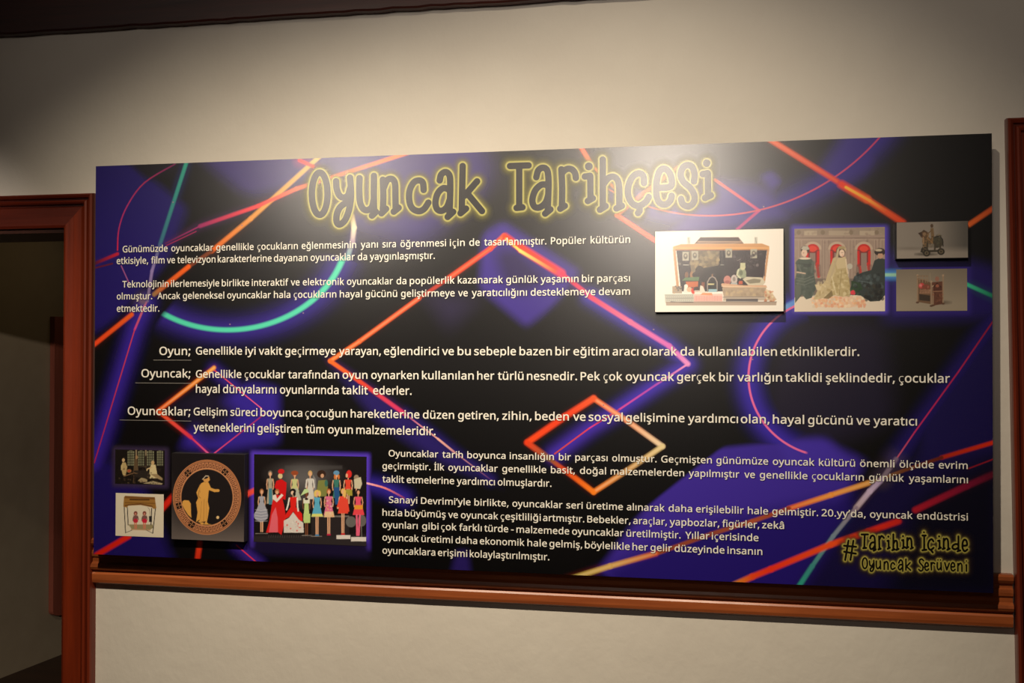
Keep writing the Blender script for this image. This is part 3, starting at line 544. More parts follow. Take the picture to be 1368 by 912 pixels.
# letter outlines of a humanist sans (cap height 1000): character, advance, closed loops
OUTLINES = """, 375 269,147 255,96 237,41 216,-17 194,-74 171,-129 148,-181 57,-181 71,-126 85,-67 98,-6 109,54 119,111 127,162 259,162
- 451 56,321 56,430 395,430 395,321
. 375 101,76 107,120 126,148 154,164 186,169 220,164 249,148 268,120 275,76 268,32 249,3 220,-14 186,-20 154,-14 126,3 107,32
0 801 732,501 728,386 714,284 691,196 656,123 610,64 553,21 482,-5 399,-14 297,1 214,48 150,123 104,225 78,352 69,501 77,652 102,779 144,880 207,954 292,1000 399,1015 502,1000 585,954 650,880 696,779 723,652|192,501 197,376 212,273 239,193 278,137 331,102 399,91 467,102 520,136 560,192 587,272 603,376 608,501 603,627 587,729 560,808 520,865 467,899 399,910 331,899 278,865 239,808 212,729 197,627
2 801 728,0 67,0 67,102 329,367 399,438 457,501 502,560 535,617 555,676 562,741 549,814 513,866 456,898 385,909 317,903 257,884 201,854 144,814 78,896 120,928 165,957 214,980 267,999 324,1010 385,1014 472,1006 546,982 606,943 651,890 678,825 688,748 680,672 655,601 617,533 566,466 504,397 431,324 223,118 728,112
; 375 256,147 242,96 224,41 204,-17 181,-74 158,-129 136,-181 43,-181 53,-140 64,-97 74,-52 84,-6 93,39 102,83 109,124 115,162 246,162|98,675 104,720 123,749 151,765 183,770 217,765 246,749 265,720 272,675 265,632 246,602 217,585 183,580 151,585 123,602 104,632
A 895 763,0 643,310 246,310 127,0 0,0 391,1004 504,1004 894,0|447,862 289,422 605,422
B 910 422,1000 586,986 705,945 777,869 801,752 796,697 779,648 752,606 715,572 668,547 611,531 671,510 725,487 770,455 805,412 827,355 835,284 824,200 793,130 742,74 673,33 588,8 487,0 136,0 136,1000|447,574 555,585 623,616 659,667 671,738 656,809 613,856 537,883 427,892 262,892 262,574|262,469 262,106 464,106 576,119 648,158 687,218 700,294 695,344 677,387 646,421 600,447 537,464 454,469
D 1022 937,510 921,355 875,228 799,129 696,57 568,14 415,0 136,0 136,1000 444,1000 585,986 706,944 804,875 877,779 922,658|804,506 793,627 760,724 706,798 631,851 537,882 426,892 262,892 262,108 398,108 575,133 702,208 779,332
G 1020 570,528 916,528 916,38 834,15 752,-1 664,-11 564,-14 421,2 303,48 209,124 141,226 99,352 85,500 101,646 147,772 222,874 324,950 452,998 604,1014 685,1010 763,999 835,980 902,955 854,846 798,868 735,887 667,899 597,903 486,891 392,854 317,795 262,715 228,616 217,500 227,388 256,289 305,208 377,146 472,108 594,95 655,97 706,102 750,110 790,119 790,416 570,416
O 1094 1008,501 1001,391 979,291 942,203 891,127 826,67 747,22 654,-5 548,-14 438,-5 343,23 264,68 199,128 149,203 113,291 92,392 85,503 98,647 136,772 199,874 289,951 406,999 549,1015 687,999 801,952 891,875 956,772 995,647|218,501 227,384 254,284 298,204 362,144 445,107 548,95 651,107 733,144 796,204 840,284 867,384 875,501 856,670 797,798 696,878 549,905 446,893 362,856 298,798 254,718 227,619
P 847 401,1000 570,981 686,923 754,830 776,706 771,645 756,588 729,534 689,486 635,446 566,415 480,396 377,389 262,389 262,0 136,0 136,1000|389,892 262,892 262,497 363,497 450,502 521,518 576,544 615,583 638,634 646,700 630,785 584,845 505,880
S 769 703,268 692,185 660,116 607,60 536,20 448,-6 346,-14 291,-13 239,-8 190,-2 146,8 106,19 71,34 71,154 128,133 197,113 273,100 352,95 420,100 476,115 520,139 552,171 571,210 577,256 572,301 556,339 527,371 484,401 423,431 342,462 281,487 229,513 185,543 148,576 120,613 100,655 88,704 84,759 94,833 125,896 173,946 237,983 315,1006 403,1014 482,1010 555,999 620,981 679,958 640,850 586,871 527,888 465,900 401,903 343,899 296,885 259,863 232,834 217,798 211,758 217,711 232,674 260,642 301,613 357,586 430,556 511,523 579,487 633,446 672,398 695,339
T 779 452,0 326,0 326,889 14,889 14,1000 763,1000 763,889 452,889
Y 793 396,508 657,1000 793,1000 459,388 459,0 333,0 333,382 0,1000 137,1000
a 786 403,763 523,748 606,703 656,625 672,511 672,0 583,0 559,106 520,69 487,39 450,15 408,-1 359,-11 301,-14 237,-8 180,10 132,40 95,83 72,140 64,209 86,308 153,382 265,429 424,448 552,452 552,497 542,577 511,627 462,655 396,664 339,659 284,646 233,628 185,606 147,699 201,724 263,744 332,759|440,363 321,349 246,318 205,271 192,207 202,153 230,115 274,93 329,85 416,99 487,138 535,205 550,300 550,367
b 861 242,805 242,759 240,716 238,679 235,651 280,695 331,731 395,755 475,763 601,739 700,666 763,545 784,375 775,257 746,160 699,84 637,29 562,-3 475,-14 395,-6 331,18 280,54 242,95 232,95 207,0 119,0 119,1064 242,1064|454,661 382,654 328,631 288,593 262,539 247,468 242,380 254,252 288,162 353,107 457,88 545,107 607,162 644,253 657,377 644,501 607,590 544,643
c 672 420,-14 326,-4 243,27 174,78 121,153 88,250 77,371 89,497 123,597 178,672 249,724 333,755 429,765 485,762 539,753 588,740 626,724 588,622 552,634 510,646 466,654 426,657 357,649 301,625 258,585 228,529 210,459 204,373 210,290 228,220 258,165 300,125 353,100 419,92 477,96 527,105 572,119 613,136 613,27 574,9 530,-4 480,-11
d 861 385,-14 259,10 161,83 98,205 77,374 98,544 162,666 260,740 387,765 442,761 489,750 529,733 564,710 594,683 619,654 626,677 623,708 620,740 619,765 619,1064 742,1064 742,0 643,0 625,101 594,70 564,43 529,19 488,1 440,-10|405,88 506,105 572,153 608,235 620,350 620,373 609,496 574,588 508,644 403,662 316,643 254,583 217,491 204,371 217,252 254,162 317,107
e 790 409,765 499,754 575,723 636,672 681,604 709,522 718,426 718,352 204,352 222,239 270,158 344,108 444,91 511,94 571,104 627,121 685,143 685,35 628,13 571,-2 510,-11 438,-14 338,-3 250,29 177,84 123,159 88,255 77,370 87,484 118,581 168,659 235,717 316,753|408,664 329,650 268,607 227,539 207,450 590,450 585,510 570,562 545,604 511,637 465,657
f 482 465,655 276,655 276,0 153,0 153,655 21,655 21,713 153,755 153,798 160,886 181,955 217,1007 265,1043 325,1064 396,1071 439,1070 478,1064 513,1055 542,1046 510,950 486,957 458,964 428,969 398,971 344,960 306,929 283,876 276,800 276,751 465,751
g 861 385,765 456,758 519,737 574,701 620,651 644,751 742,751 742,-13 733,-110 706,-191 660,-254 595,-300 511,-327 406,-336 328,-333 257,-324 193,-309 136,-289 136,-175 194,-200 261,-218 334,-230 413,-234 499,-220 565,-177 607,-110 620,-22 620,7 621,27 622,55 623,82 625,99 575,49 522,14 459,-7 387,-14 257,12 159,88 98,211 77,374 98,535 159,659 256,738|402,661 344,653 295,627 256,586 228,529 210,458 204,373 217,250 256,160 318,105 405,87 458,91 503,102 540,120 570,148 593,184 609,228 619,282 622,345 622,374 616,466 599,539 569,594 527,632 471,654
h 866 242,752 242,725 240,697 238,671 235,647 271,683 304,711 342,734 385,750 431,760 478,763 561,756 630,735 683,698 721,646 744,576 752,489 752,0 630,0 630,480 620,560 590,616 537,650 462,661 387,653 331,630 290,591 263,537 247,469 242,388 242,0 119,0 119,1064 242,1064
i 361 242,751 242,0 119,0 119,751|182,1032 209,1027 232,1013 248,989 254,954 248,919 232,895 209,880 182,875 154,880 130,895 114,919 109,954 114,989 130,1013 154,1027
j 361 31,-336 -2,-335 -31,-331 -56,-326 -77,-319 -77,-220 -56,-225 -34,-230 -10,-233 15,-234 56,-228 90,-209 112,-174 119,-116 119,751 242,751 242,-112 237,-177 220,-232 192,-277 151,-310 98,-329|109,954 114,989 130,1013 154,1027 182,1032 209,1027 232,1013 248,989 254,954 248,919 232,895 209,880 182,875 154,880 130,895 114,919
k 748 241,508 240,482 239,450 237,416 235,387 251,400 266,419 283,440 300,461 317,481 331,497 570,751 714,751 410,430 735,0 587,0 326,350 241,276 241,0 119,0 119,1064 241,1064
l 361 242,0 119,0 119,1064 242,1064
m 1310 943,765 1054,748 1133,700 1180,614 1196,489 1196,0 1074,0 1074,483 1065,561 1037,616 990,650 922,661 828,645 765,598 730,521 718,415 718,0 597,0 597,483 592,537 580,582 559,617 529,641 491,656 443,661 375,653 324,630 286,591 261,538 247,471 242,389 242,0 119,0 119,751 218,751 237,648 270,684 302,714 338,736 378,752 421,762 465,765 545,757 610,734 660,695 695,639 746,695 805,734 872,757
n 866 480,765 598,748 683,700 735,614 752,489 752,0 630,0 630,480 620,560 590,616 537,650 462,661 357,644 290,591 254,506 242,389 242,0 119,0 119,751 218,751 237,648 272,684 306,714 345,736 388,752 433,762
o 847 772,377 766,288 747,211 717,144 677,88 627,44 567,12 498,-8 422,-14 350,-8 284,12 225,44 175,88 134,144 103,211 84,288 77,377 88,492 119,588 170,664 239,719 325,753 426,765 522,753 606,719 675,664 728,588 761,492|204,377 210,294 228,223 257,166 300,123 355,97 424,88 493,97 549,123 592,166 621,223 638,294 644,377 638,460 620,529 591,585 548,627 493,652 423,661 324,642 256,585 217,495
p 861 476,765 601,741 700,668 763,547 784,377 775,259 746,162 700,85 638,30 562,-3 475,-14 421,-10 373,1 331,19 296,41 267,67 242,95 237,68 239,35 242,1 242,-28 242,-336 119,-336 119,751 220,751 237,648 267,679 296,707 331,731 372,749 420,761|454,661 386,654 332,632 292,596 265,546 249,481 242,401 242,377 247,291 262,220 288,163 328,122 384,97 457,88 519,98 569,126 608,171 635,229 651,299 657,378 644,494 607,584 544,642
r 578 469,765 491,764 515,763 538,760 557,756 542,643 523,647 502,650 481,652 461,653 418,648 378,634 341,613 308,583 281,547 260,504 247,455 242,401 242,0 119,0 119,751 220,751 234,613 266,654 297,690 333,721 374,744 419,760
s 671 608,207 599,140 571,85 527,42 468,11 394,-8 308,-14 235,-11 173,-1 120,14 73,34 73,146 122,124 181,104 246,90 311,85 392,93 447,116 478,151 489,196 485,223 473,246 452,269 418,291 370,315 304,342 236,370 179,398 133,429 99,465 78,510 71,566 91,650 149,713 239,752 353,765 419,761 481,751 539,735 592,714 550,616 502,634 451,650 398,660 345,664 278,658 229,639 199,610 189,573 194,544 207,520 232,499 268,478 318,456 382,430 449,403 504,375 549,344 581,307 601,262
t 506 370,87 398,88 427,92 454,97 475,102 475,8 451,-1 419,-8 383,-12 349,-14 292,-9 240,6 195,34 160,77 137,138 129,218 129,655 22,655 22,714 130,763 179,923 252,923 252,751 469,751 469,655 252,655 252,221 260,162 285,120 323,95
u 866 746,751 746,0 646,0 627,99 595,64 560,35 521,13 478,-2 432,-11 384,-14 301,-7 233,15 180,51 141,104 118,173 111,259 111,751 235,751 235,268 245,189 276,133 328,99 402,88 477,96 534,120 576,159 603,212 618,280 623,360 623,751
v 711 284,0 0,751 132,751 291,308 303,276 315,239 327,203 338,167 346,136 352,109 364,136 373,168 384,204 397,241 409,277 420,308 580,751 711,751 426,0
y 714 1,751 133,751 296,324 309,286 321,251 333,216 343,183 352,150 359,119 375,159 391,211 409,268 429,325 581,751 714,751 391,-104 362,-169 328,-226 289,-273 242,-307 185,-329 118,-336 86,-335 59,-333 35,-329 15,-325 15,-227 32,-230 53,-232 75,-235 98,-235 138,-231 173,-219 202,-200 227,-173 248,-140 265,-102 304,-3
z 658 604,0 55,0 55,81 458,655 78,655 78,751 594,751 594,658 196,95 604,95
â 786 403,763 523,748 606,703 656,625 672,511 672,0 583,0 559,106 520,69 487,39 450,15 408,-1 359,-11 301,-14 237,-8 180,10 132,40 95,83 72,140 64,209 86,308 153,382 265,429 424,448 552,452 552,497 542,577 511,627 462,655 396,664 339,659 284,646 233,628 185,606 147,699 201,724 263,744 332,759|440,363 321,349 246,318 205,271 192,207 202,153 230,115 274,93 329,85 416,99 487,138 535,205 550,300 550,367|455,1073 476,1040 504,1004 536,965 569,928 602,893 630,864 630,849 543,849 506,874 468,904 429,938 391,975 353,938 315,905 278,875 241,849 157,849 157,864 185,894 216,929 249,966 280,1004 308,1040 329,1073
ç 672 420,-14 326,-4 243,27 174,78 121,153 88,250 77,371 89,497 123,597 178,672 249,724 333,755 429,765 485,762 539,753 588,740 626,724 588,622 552,634 510,646 466,654 426,657 357,649 301,625 258,585 228,529 210,459 204,373 210,290 228,220 258,165 300,125 353,100 419,92 477,96 527,105 572,119 613,136 613,27 574,9 530,-4 480,-11|535,-195 522,-254 483,-299 418,-327 328,-336 307,-336 288,-334 271,-332 258,-329 258,-252 272,-255 291,-257 312,-259 332,-259 376,-256 409,-246 429,-227 436,-197 426,-166 398,-144 357,-130 308,-120 368,0 450,0 413,-74 445,-83 475,-96 500,-113 519,-134 531,-161
ö 847 772,377 766,288 747,211 717,144 677,88 627,44 567,12 498,-8 422,-14 350,-8 284,12 225,44 175,88 134,144 103,211 84,288 77,377 88,492 119,588 170,664 239,719 325,753 426,765 522,753 606,719 675,664 728,588 761,492|204,377 210,294 228,223 257,166 300,123 355,97 424,88 493,97 549,123 592,166 621,223 638,294 644,377 638,460 620,529 591,585 548,627 493,652 423,661 324,642 256,585 217,495|228,954 233,985 248,1006 269,1018 294,1022 319,1018 340,1006 355,985 360,954 355,923 340,901 319,888 294,884 269,888 248,901 233,923|492,954 496,985 511,1006 531,1018 556,1022 581,1018 602,1006 617,985 622,954 617,923 602,901 581,888 556,884 531,888 511,901 496,923
ü 866 746,751 746,0 646,0 627,99 595,64 560,35 521,13 478,-2 432,-11 384,-14 301,-7 233,15 180,51 141,104 118,173 111,259 111,751 235,751 235,268 245,189 276,133 328,99 402,88 477,96 534,120 576,159 603,212 618,280 623,360 623,751|237,954 242,985 256,1006 278,1018 303,1022 327,1018 349,1006 363,985 368,954 363,923 349,901 327,888 303,884 278,888 256,901 242,923|500,954 505,985 519,1006 540,1018 564,1022 589,1018 611,1006 625,985 630,954 625,923 611,901 589,888 564,884 540,888 519,901 505,923
ğ 861 385,765 456,758 519,737 574,701 620,651 644,751 742,751 742,-13 733,-110 706,-191 660,-254 595,-300 511,-327 406,-336 328,-333 257,-324 193,-309 136,-289 136,-175 194,-200 261,-218 334,-230 413,-234 499,-220 565,-177 607,-110 620,-22 620,7 621,27 622,55 623,82 625,99 575,49 522,14 459,-7 387,-14 257,12 159,88 98,211 77,374 98,535 159,659 256,738|402,661 344,653 295,627 256,586 228,529 210,458 204,373 217,250 256,160 318,105 405,87 458,91 503,102 540,120 570,148 593,184 609,228 619,282 622,345 622,374 616,466 599,539 569,594 527,632 471,654|633,1036 623,984 602,938 569,901 527,873 474,855 412,849 321,862 256,900 215,960 197,1036 273,1036 281,1003 295,980 315,964 342,954 376,950 415,948 449,950 481,955 509,965 532,981 548,1004 556,1036
İ 475 417,0 56,0 56,73 174,99 174,899 56,927 56,1000 417,1000 417,927 300,899 300,99 417,73|239,1282 266,1277 289,1263 305,1238 311,1203 305,1169 289,1144 266,1130 239,1125 211,1130 188,1144 172,1169 167,1203 172,1238 188,1263 211,1277
ı 361 242,0 119,0 119,751 242,751
ş 671 608,207 599,140 571,85 527,42 468,11 394,-8 308,-14 235,-11 173,-1 120,14 73,34 73,146 122,124 181,104 246,90 311,85 392,93 447,116 478,151 489,196 485,223 473,246 452,269 418,291 370,315 304,342 236,370 179,398 133,429 99,465 78,510 71,566 91,650 149,713 239,752 353,765 419,761 481,751 539,735 592,714 550,616 502,634 451,650 398,660 345,664 278,658 229,639 199,610 189,573 194,544 207,520 232,499 268,478 318,456 382,430 449,403 504,375 549,344 581,307 601,262|475,-195 462,-254 423,-299 358,-327 268,-336 247,-336 228,-334 211,-332 197,-329 197,-252 212,-255 231,-257 252,-259 272,-259 316,-256 349,-246 369,-227 375,-197 366,-166 338,-144 297,-130 248,-120 308,0 389,0 353,-74 385,-83 415,-96 440,-113 459,-134 471,-161
’ 245 228,985 214,933 196,878 176,821 153,764 130,709 108,657 17,657 27,697 37,741 47,786 57,831 65,876 74,920 81,962 87,1000 218,1000"""
from mathutils.geometry import tessellate_polygon
GL = {}
for row in OUTLINES.split('\n'):
    ch, adv, rest = row.split(' ', 2)
    GL[ch] = (int(adv), [np.array([tuple(map(int, p.split(','))) for p in l.split(' ')], float) for l in rest.split('|')])
GL[' '] = (360, [])
def inside(pt, lp):
    x, y = pt; c = False
    for A, B in zip(lp, np.roll(lp, -1, 0)):
        if (A[1] > y) != (B[1] > y) and x < (B[0]-A[0])*(y-A[1])/(B[1]-A[1])+A[0]: c = not c
    return c
_gc = {}
def glyph(ch, off):
    if (ch, off) in _gc: return _gc[ch, off]
    adv, loops = GL[ch]; out = []; isl = []
    for i, l in enumerate(loops):
        hole = sum(inside(l[0], m) for j, m in enumerate(loops) if j != i) % 2
        ar = .5*np.sum(l[:, 0]*np.roll(l[:, 1], -1)-np.roll(l[:, 0], -1)*l[:, 1])
        if (ar < 0) != bool(hole): l = l[::-1]
        e0 = l-np.roll(l, 1, 0); e1 = np.roll(l, -1, 0)-l
        e0 = e0/(np.linalg.norm(e0, axis=1, keepdims=True)+1e-9); e1 = e1/(np.linalg.norm(e1, axis=1, keepdims=True)+1e-9)
        n0 = np.stack([e0[:, 1], -e0[:, 0]], 1); n1 = np.stack([e1[:, 1], -e1[:, 0]], 1); m = n0+n1
        k = 2/np.maximum((m*m).sum(1, keepdims=True), .9); q = l+m*k*(min(off, 22) if hole else off); out.append((hole, l, q))
    VV, fs, n0, tris = [], [], 0, []
    for h, l, q in out:          # one island at a time: an outer loop and the holes inside it
        if h: continue
        g = [q]+[q2 for h2, l2, q2 in out if h2 and inside(l2[0], l)]
        tr = tessellate_polygon([[Vector((p[0], p[1], 0)) for p in r] for r in g])
        tris += [tuple(i+n0 for i in t) for t in tr]; VV += g; n0 += sum(map(len, g))
    v = np.concatenate(VV)
    for t in tris:
        A, B, C = v[t[0]], v[t[1]], v[t[2]]
        ar = (B[0]-A[0])*(C[1]-A[1])-(C[0]-A[0])*(B[1]-A[1])
        if abs(ar) > 1: fs.append(tuple(t) if ar > 0 else tuple(t[::-1]))
    _gc[ch, off] = (adv, v, fs); return _gc[ch, off]
def glyphs(txt, off):
    x = 0; VS, FS, n = [], [], 0
    for ch in txt:
        adv, v, fs = glyph(ch, off); VS.append(v+np.array((x, 0))); FS += [tuple(i+n for i in t) for t in fs]; n += len(v); x += adv+14
    return np.concatenate(VS)/1000., FS
def text_line(words, base, cap_px, off=15, name='text_line', shadow=True):
    """words: (text, x0, x1) in photo pixels; base: ((x, y), (x, y)) baseline points"""
    z = sum(un(*b)[1] for b in base)/len(base)
    xm = (words[0][1]+words[-1][2])/2
    kk = abs(un(xm, base[0][1])[1] - un(xm, base[0][1]-1)[1]); size = cap_px*kk
    for k, (dy, o, mat, nm) in enumerate(((.0006, off, MTXT, name), (.0003, off+70, TSH.m, 'text_shadow'))):
        if k and not shadow: break
        VS, FS = [], []; n0 = 0
        for txt, x0, x1 in words:
            py = np.interp((x0+x1)/2, [base[0][0], base[-1][0]], [base[0][1], base[-1][1]])
            a = un(x0, py)[0]; b = un(x1, py)[0]
            v0, _ = glyphs(txt, off) if k else (None, None)
            v, fs = glyphs(txt, o)
            r = v0 if k else v
            mn, mx = r[:, 0].min(), r[:, 0].max(); s = (b-a)/(mx-mn)
            X = a+(v[:, 0]-mn)*s + (.0012 if k else 0); Z = z+v[:, 1]*size - (.0012 if k else 0)
            VS.append(np.stack([X, np.full_like(X, YB-dy), Z], 1)); FS += [tuple(i+n0 for i in q) for q in fs]; n0 += len(v)
        vs = np.concatenate(VS); me = mesh(nm, vs, FS); link(nm, me, mat, panel)
def W(s, xs):
    ws = s.split(); assert len(ws)*2 == len(xs), (len(ws), len(xs), s)
    return [(ws[i], xs[2*i], xs[2*i+1]) for i in range(len(ws))]
A_, B_, C_ = 8.9, 10.6, 8.9
text_line(W('Günümüzde oyuncaklar genellikle çocukların eğlenmesinin yanı sıra öğrenmesi için de tasarlanmıştır. Popüler kültürün',
  [164, 224, 229, 285, 289, 339, 344, 398, 403, 476, 482, 505, 511, 529, 535, 596, 601, 621, 627, 641, 647, 730, 736, 783, 789, 842]), ((164, 337.6), (842, 323.4)), A_)
text_line(W('etkisiyle, film ve televizyon karakterlerine dayanan oyuncaklar da yaygınlaşmıştır.',
  [156, 198, 202, 220, 223, 234, 237, 288, 291, 363, 366, 411, 415, 474, 478, 490.5, 494, 581]), ((156, 353.4), (581, 344.8)), A_)
text_line(W('Teknolojinin ilerlemesiyle birlikte interaktif ve elektronik oyuncaklar da popülerlik kazanarak günlük yaşamın bir parçası',
  [163.6, 225.4, 228.5, 293, 296.4, 333, 336.5, 385.5, 388.5, 400.4, 404.6, 459.8, 463.6, 525, 529.8, 543, 547.5, 607.5, 611.7, 672, 676.3, 718.7, 722.3, 773, 777.5, 793.6, 798, 841.7]),
  ((163, 384.3), (842, 375.3)), A_)
text_line(W('olmuştur. Ancak geleneksel oyuncaklar hala çocukların hayal gücünü geliştirmeye ve yaratıcılığını desteklemeye devam',
  [156.2, 203.5, 210.5, 241, 244.4, 299.7, 303.6, 362, 366, 388, 392.6, 449.4, 454, 483.7, 488.3, 530.7, 535.8, 607.5, 612, 625, 630.3, 704, 709, 795.4, 800, 841.7]),
  ((156, 400.3), (842, 393.0)), A_)
text_line(W('etmektedir.', [156.2, 213]), ((156, 416.3), (213, 416)), A_)
text_line(W('Oyun;', [213, 254.5]), ((213, 473.8),), B_, 19)
text_line(W('Oyuncak;', [189, 254.5]), ((189, 503.6),), B_, 19)
text_line(W('Oyuncaklar;', [170.7, 254.5]), ((171, 553.6),), B_, 19)
text_line(W('Genellikle iyi vakit geçirmeye yarayan, eğlendirici ve bu sebeple bazen bir eğitim aracı olarak da kullanılabilen etkinliklerdir.',
  [261.8, 323.6, 327.9, 341.7, 345.7, 377, 381, 448.5, 453, 509, 513, 586.5, 590.5, 606.5, 611.4, 629, 633.5, 689.4, 694, 737.3, 742, 761.5, 766, 813.7, 818.3, 853, 857.6, 904.4,
   909, 927.4, 933, 1038, 1042.5, 1148]), ((262, 473.8), (1148, 474.6)), B_, 19)
text_line(W('Genellikle çocuklar tarafından oyun oynarken kullanılan her türlü nesnedir. Pek çok oyuncak gerçek bir varlığın taklidi şeklindedir, çocuklar',
  [261.8, 322.6, 327, 381, 385, 453, 457.7, 491, 496, 559.2, 563.8, 633, 637.5, 660.5, 665, 699.5, 704, 771, 775.7, 801.8, 806.4, 831.5, 836, 900.7, 904.4, 956, 960.6, 980.4,
   985, 1044.8, 1049, 1097.8, 1103.3, 1195.4, 1200.9, 1269]), ((262, 505), (1269, 510)), B_, 19)
text_line(W('hayal dünyalarını oyunlarında taklit ederler.', [261.8, 293.5, 298, 369.3, 374, 452.5, 456.8, 491.5, 498.6, 550]), ((262, 524.4), (550, 527)), B_, 19)
text_line(W('Gelişim süreci boyunca çocuğun hareketlerine düzen getiren, zihin, beden ve sosyal gelişimine yardımcı olan, hayal gücünü ve yaratıcı',
  [258.8, 303.6, 308, 344, 348, 404, 408, 463.9, 468.5, 560.4, 565, 606.8, 612, 666.4, 671, 710.3, 714.9, 760, 765.5, 782.4, 786.4, 832, 836, 914.5, 919, 986, 989.6, 1028,
   1032.4, 1074.3, 1079.4, 1139, 1143.8, 1162, 1166.8, 1225]), ((259, 555.8), (1225, 566.4)), B_, 19)
text_line(W('yeteneklerini geliştiren tüm oyun malzemeleridir.', [258.8, 340, 344, 404, 408.6, 433, 438.4, 471.5, 476, 582]), ((259, 576), (582, 580.4)), B_, 19)
text_line(W('Oyuncaklar tarih boyunca insanlığın bir parçası olmuştur. Geçmişten günümüze oyuncak kültürü önemli ölçüde evrim',
  [519.3, 585.5, 591, 618.4, 624.3, 675.4, 681, 740, 746.7, 762.7, 768.6, 811.7, 817.9, 877.2, 883.4, 951, 957, 1026.2, 1032.4, 1088, 1094, 1142.3, 1148.9, 1195, 1201.7, 1247.5, 1254, 1292.7]),
  ((519, 611.3), (1293, 624)), C_)
text_line(W('geçirmiştir. İlk oyuncaklar genellikle basit, doğal malzemelerden yapılmıştır ve genellikle çocukların günlük yaşamlarını',
  [511, 575, 580, 593.6, 599, 665, 671, 729.8, 736, 768, 774.8, 809.7, 815.8, 914, 920, 987.7, 994.3, 1008.6, 1015, 1078.7, 1084.8, 1154, 1161, 1207.6, 1214, 1293]),
  ((511, 628.4), (1293, 642.6)), C_)
text_line(W('taklit etmelerine yardımcı olmuşlardır.', [511, 540, 543.4, 606.8, 610.3, 661.2, 665, 736.8]), ((511, 644.4), (737, 649.4)), C_)
text_line(W('Sanayi Devrimi’yle birlikte, oyuncaklar seri üretime alınarak daha erişilebilir hale gelmiştir. 20.yy’da, oyuncak endüstrisi',
  [519.7, 557.5, 562.5, 628.7, 633.8, 679.4, 684.6, 751.5, 756.6, 778.5, 783.6, 832.2, 837.3, 887.9, 893.2, 924.7, 929.8, 993.5, 999, 1026.2, 1031.7, 1093, 1097.5, 1156.5, 1162.2, 1219.3, 1225, 1293]),
  ((520, 673.2), (1293, 693)), C_)
text_line(W('hızla büyümüş ve oyuncak çeşitliliği artmıştır. Bebekler, araçlar, yapbozlar, figürler, zekâ',
  [511, 537.3, 541, 595.4, 598.7, 611.8, 615.8, 665.6, 668.9, 722.6, 725.4, 780.7, 784.6, 842.4, 845.9, 891, 894.6, 961, 964.8, 1014.3, 1018, 1047.5]), ((511, 690), (1047, 704.4)), C_)
text_line(W('oyunları gibi çok farklı türde - malzemede oyuncaklar üretilmiştir. Yıllar içerisinde',
  [511, 558, 564, 586, 589.5, 610, 613.4, 643.6, 647, 679, 682.7, 686.4, 690, 760.5, 764.3, 833.2, 836.9, 909.3, 915.5, 947.8, 950.9, 1013.3]), ((511, 706.3), (1013, 720.8)), C_)
text_line(W('oyuncak üretimi daha ekonomik hale gelmiş, böylelikle her gelir düzeyinde insanın',
  [511, 559.6, 563, 604.8, 608.6, 637.5, 641, 700.7, 704.6, 730.7, 734, 777.9, 781.4, 841.4, 844.9, 865.5, 869, 897.7, 901.2, 967.9, 971.8, 1018.4]), ((511, 723), (1018, 739.4)), C_)
text_line(W('oyuncaklara erişimi kolaylaştırılmıştır.', [511, 581.6, 585, 624.3, 627.6, 734]), ((511, 739.9), (734, 747.2)), C_)
M_UL = plain('grey_ink', (150, 146, 140), GLOSS, SPEC)
for x0, x1, y in ((205, 255.7, 481.0), (181, 255.7, 511.5), (160, 255.7, 561.0)):
    a = un(x0, y); b = un(x1, y); hgt = .0011
    me = mesh('underline', [(a[0], YB-.0006, a[1]), (b[0], YB-.0006, a[1]), (b[0], YB-.0006, a[1]+hgt), (a[0], YB-.0006, a[1]+hgt)], [(0, 1, 2, 3)])
    link('underline', me, M_UL, panel)

# ---------------- hand-drawn lettering (strokes in photo pixels -> distance field -> outline mesh and glow)
def ell(c, rx, ry, n=26): return [(c[0]+rx*math.cos(2*math.pi*i/n), c[1]+ry*math.sin(2*math.pi*i/n)) for i in range(n+1)]
def sdf_strokes(strokes, X, Y):
    D = np.full(X.shape, 1e9)
    for pts, r in strokes:
        a = np.array(pts, float)
        if len(a) == 1: D = np.minimum(D, np.hypot(X-a[0, 0], Y-a[0, 1])-r); continue
        x0, x1, y0, y1 = a[:, 0].min()-26, a[:, 0].max()+26, a[:, 1].min()-26, a[:, 1].max()+26
        m = (X > x0) & (X < x1) & (Y > y0) & (Y < y1); xs, ys = X[m], Y[m]; d = D[m]
        for p, q in zip(a[:-1], a[1:]):
            ex, ey = q-p; l2 = ex*ex+ey*ey+1e-9; t = np.clip(((xs-p[0])*ex+(ys-p[1])*ey)/l2, 0, 1)
            d = np.minimum(d, np.hypot(xs-p[0]-t*ex, ys-p[1]-t*ey)-r)
        D[m] = d
    return D
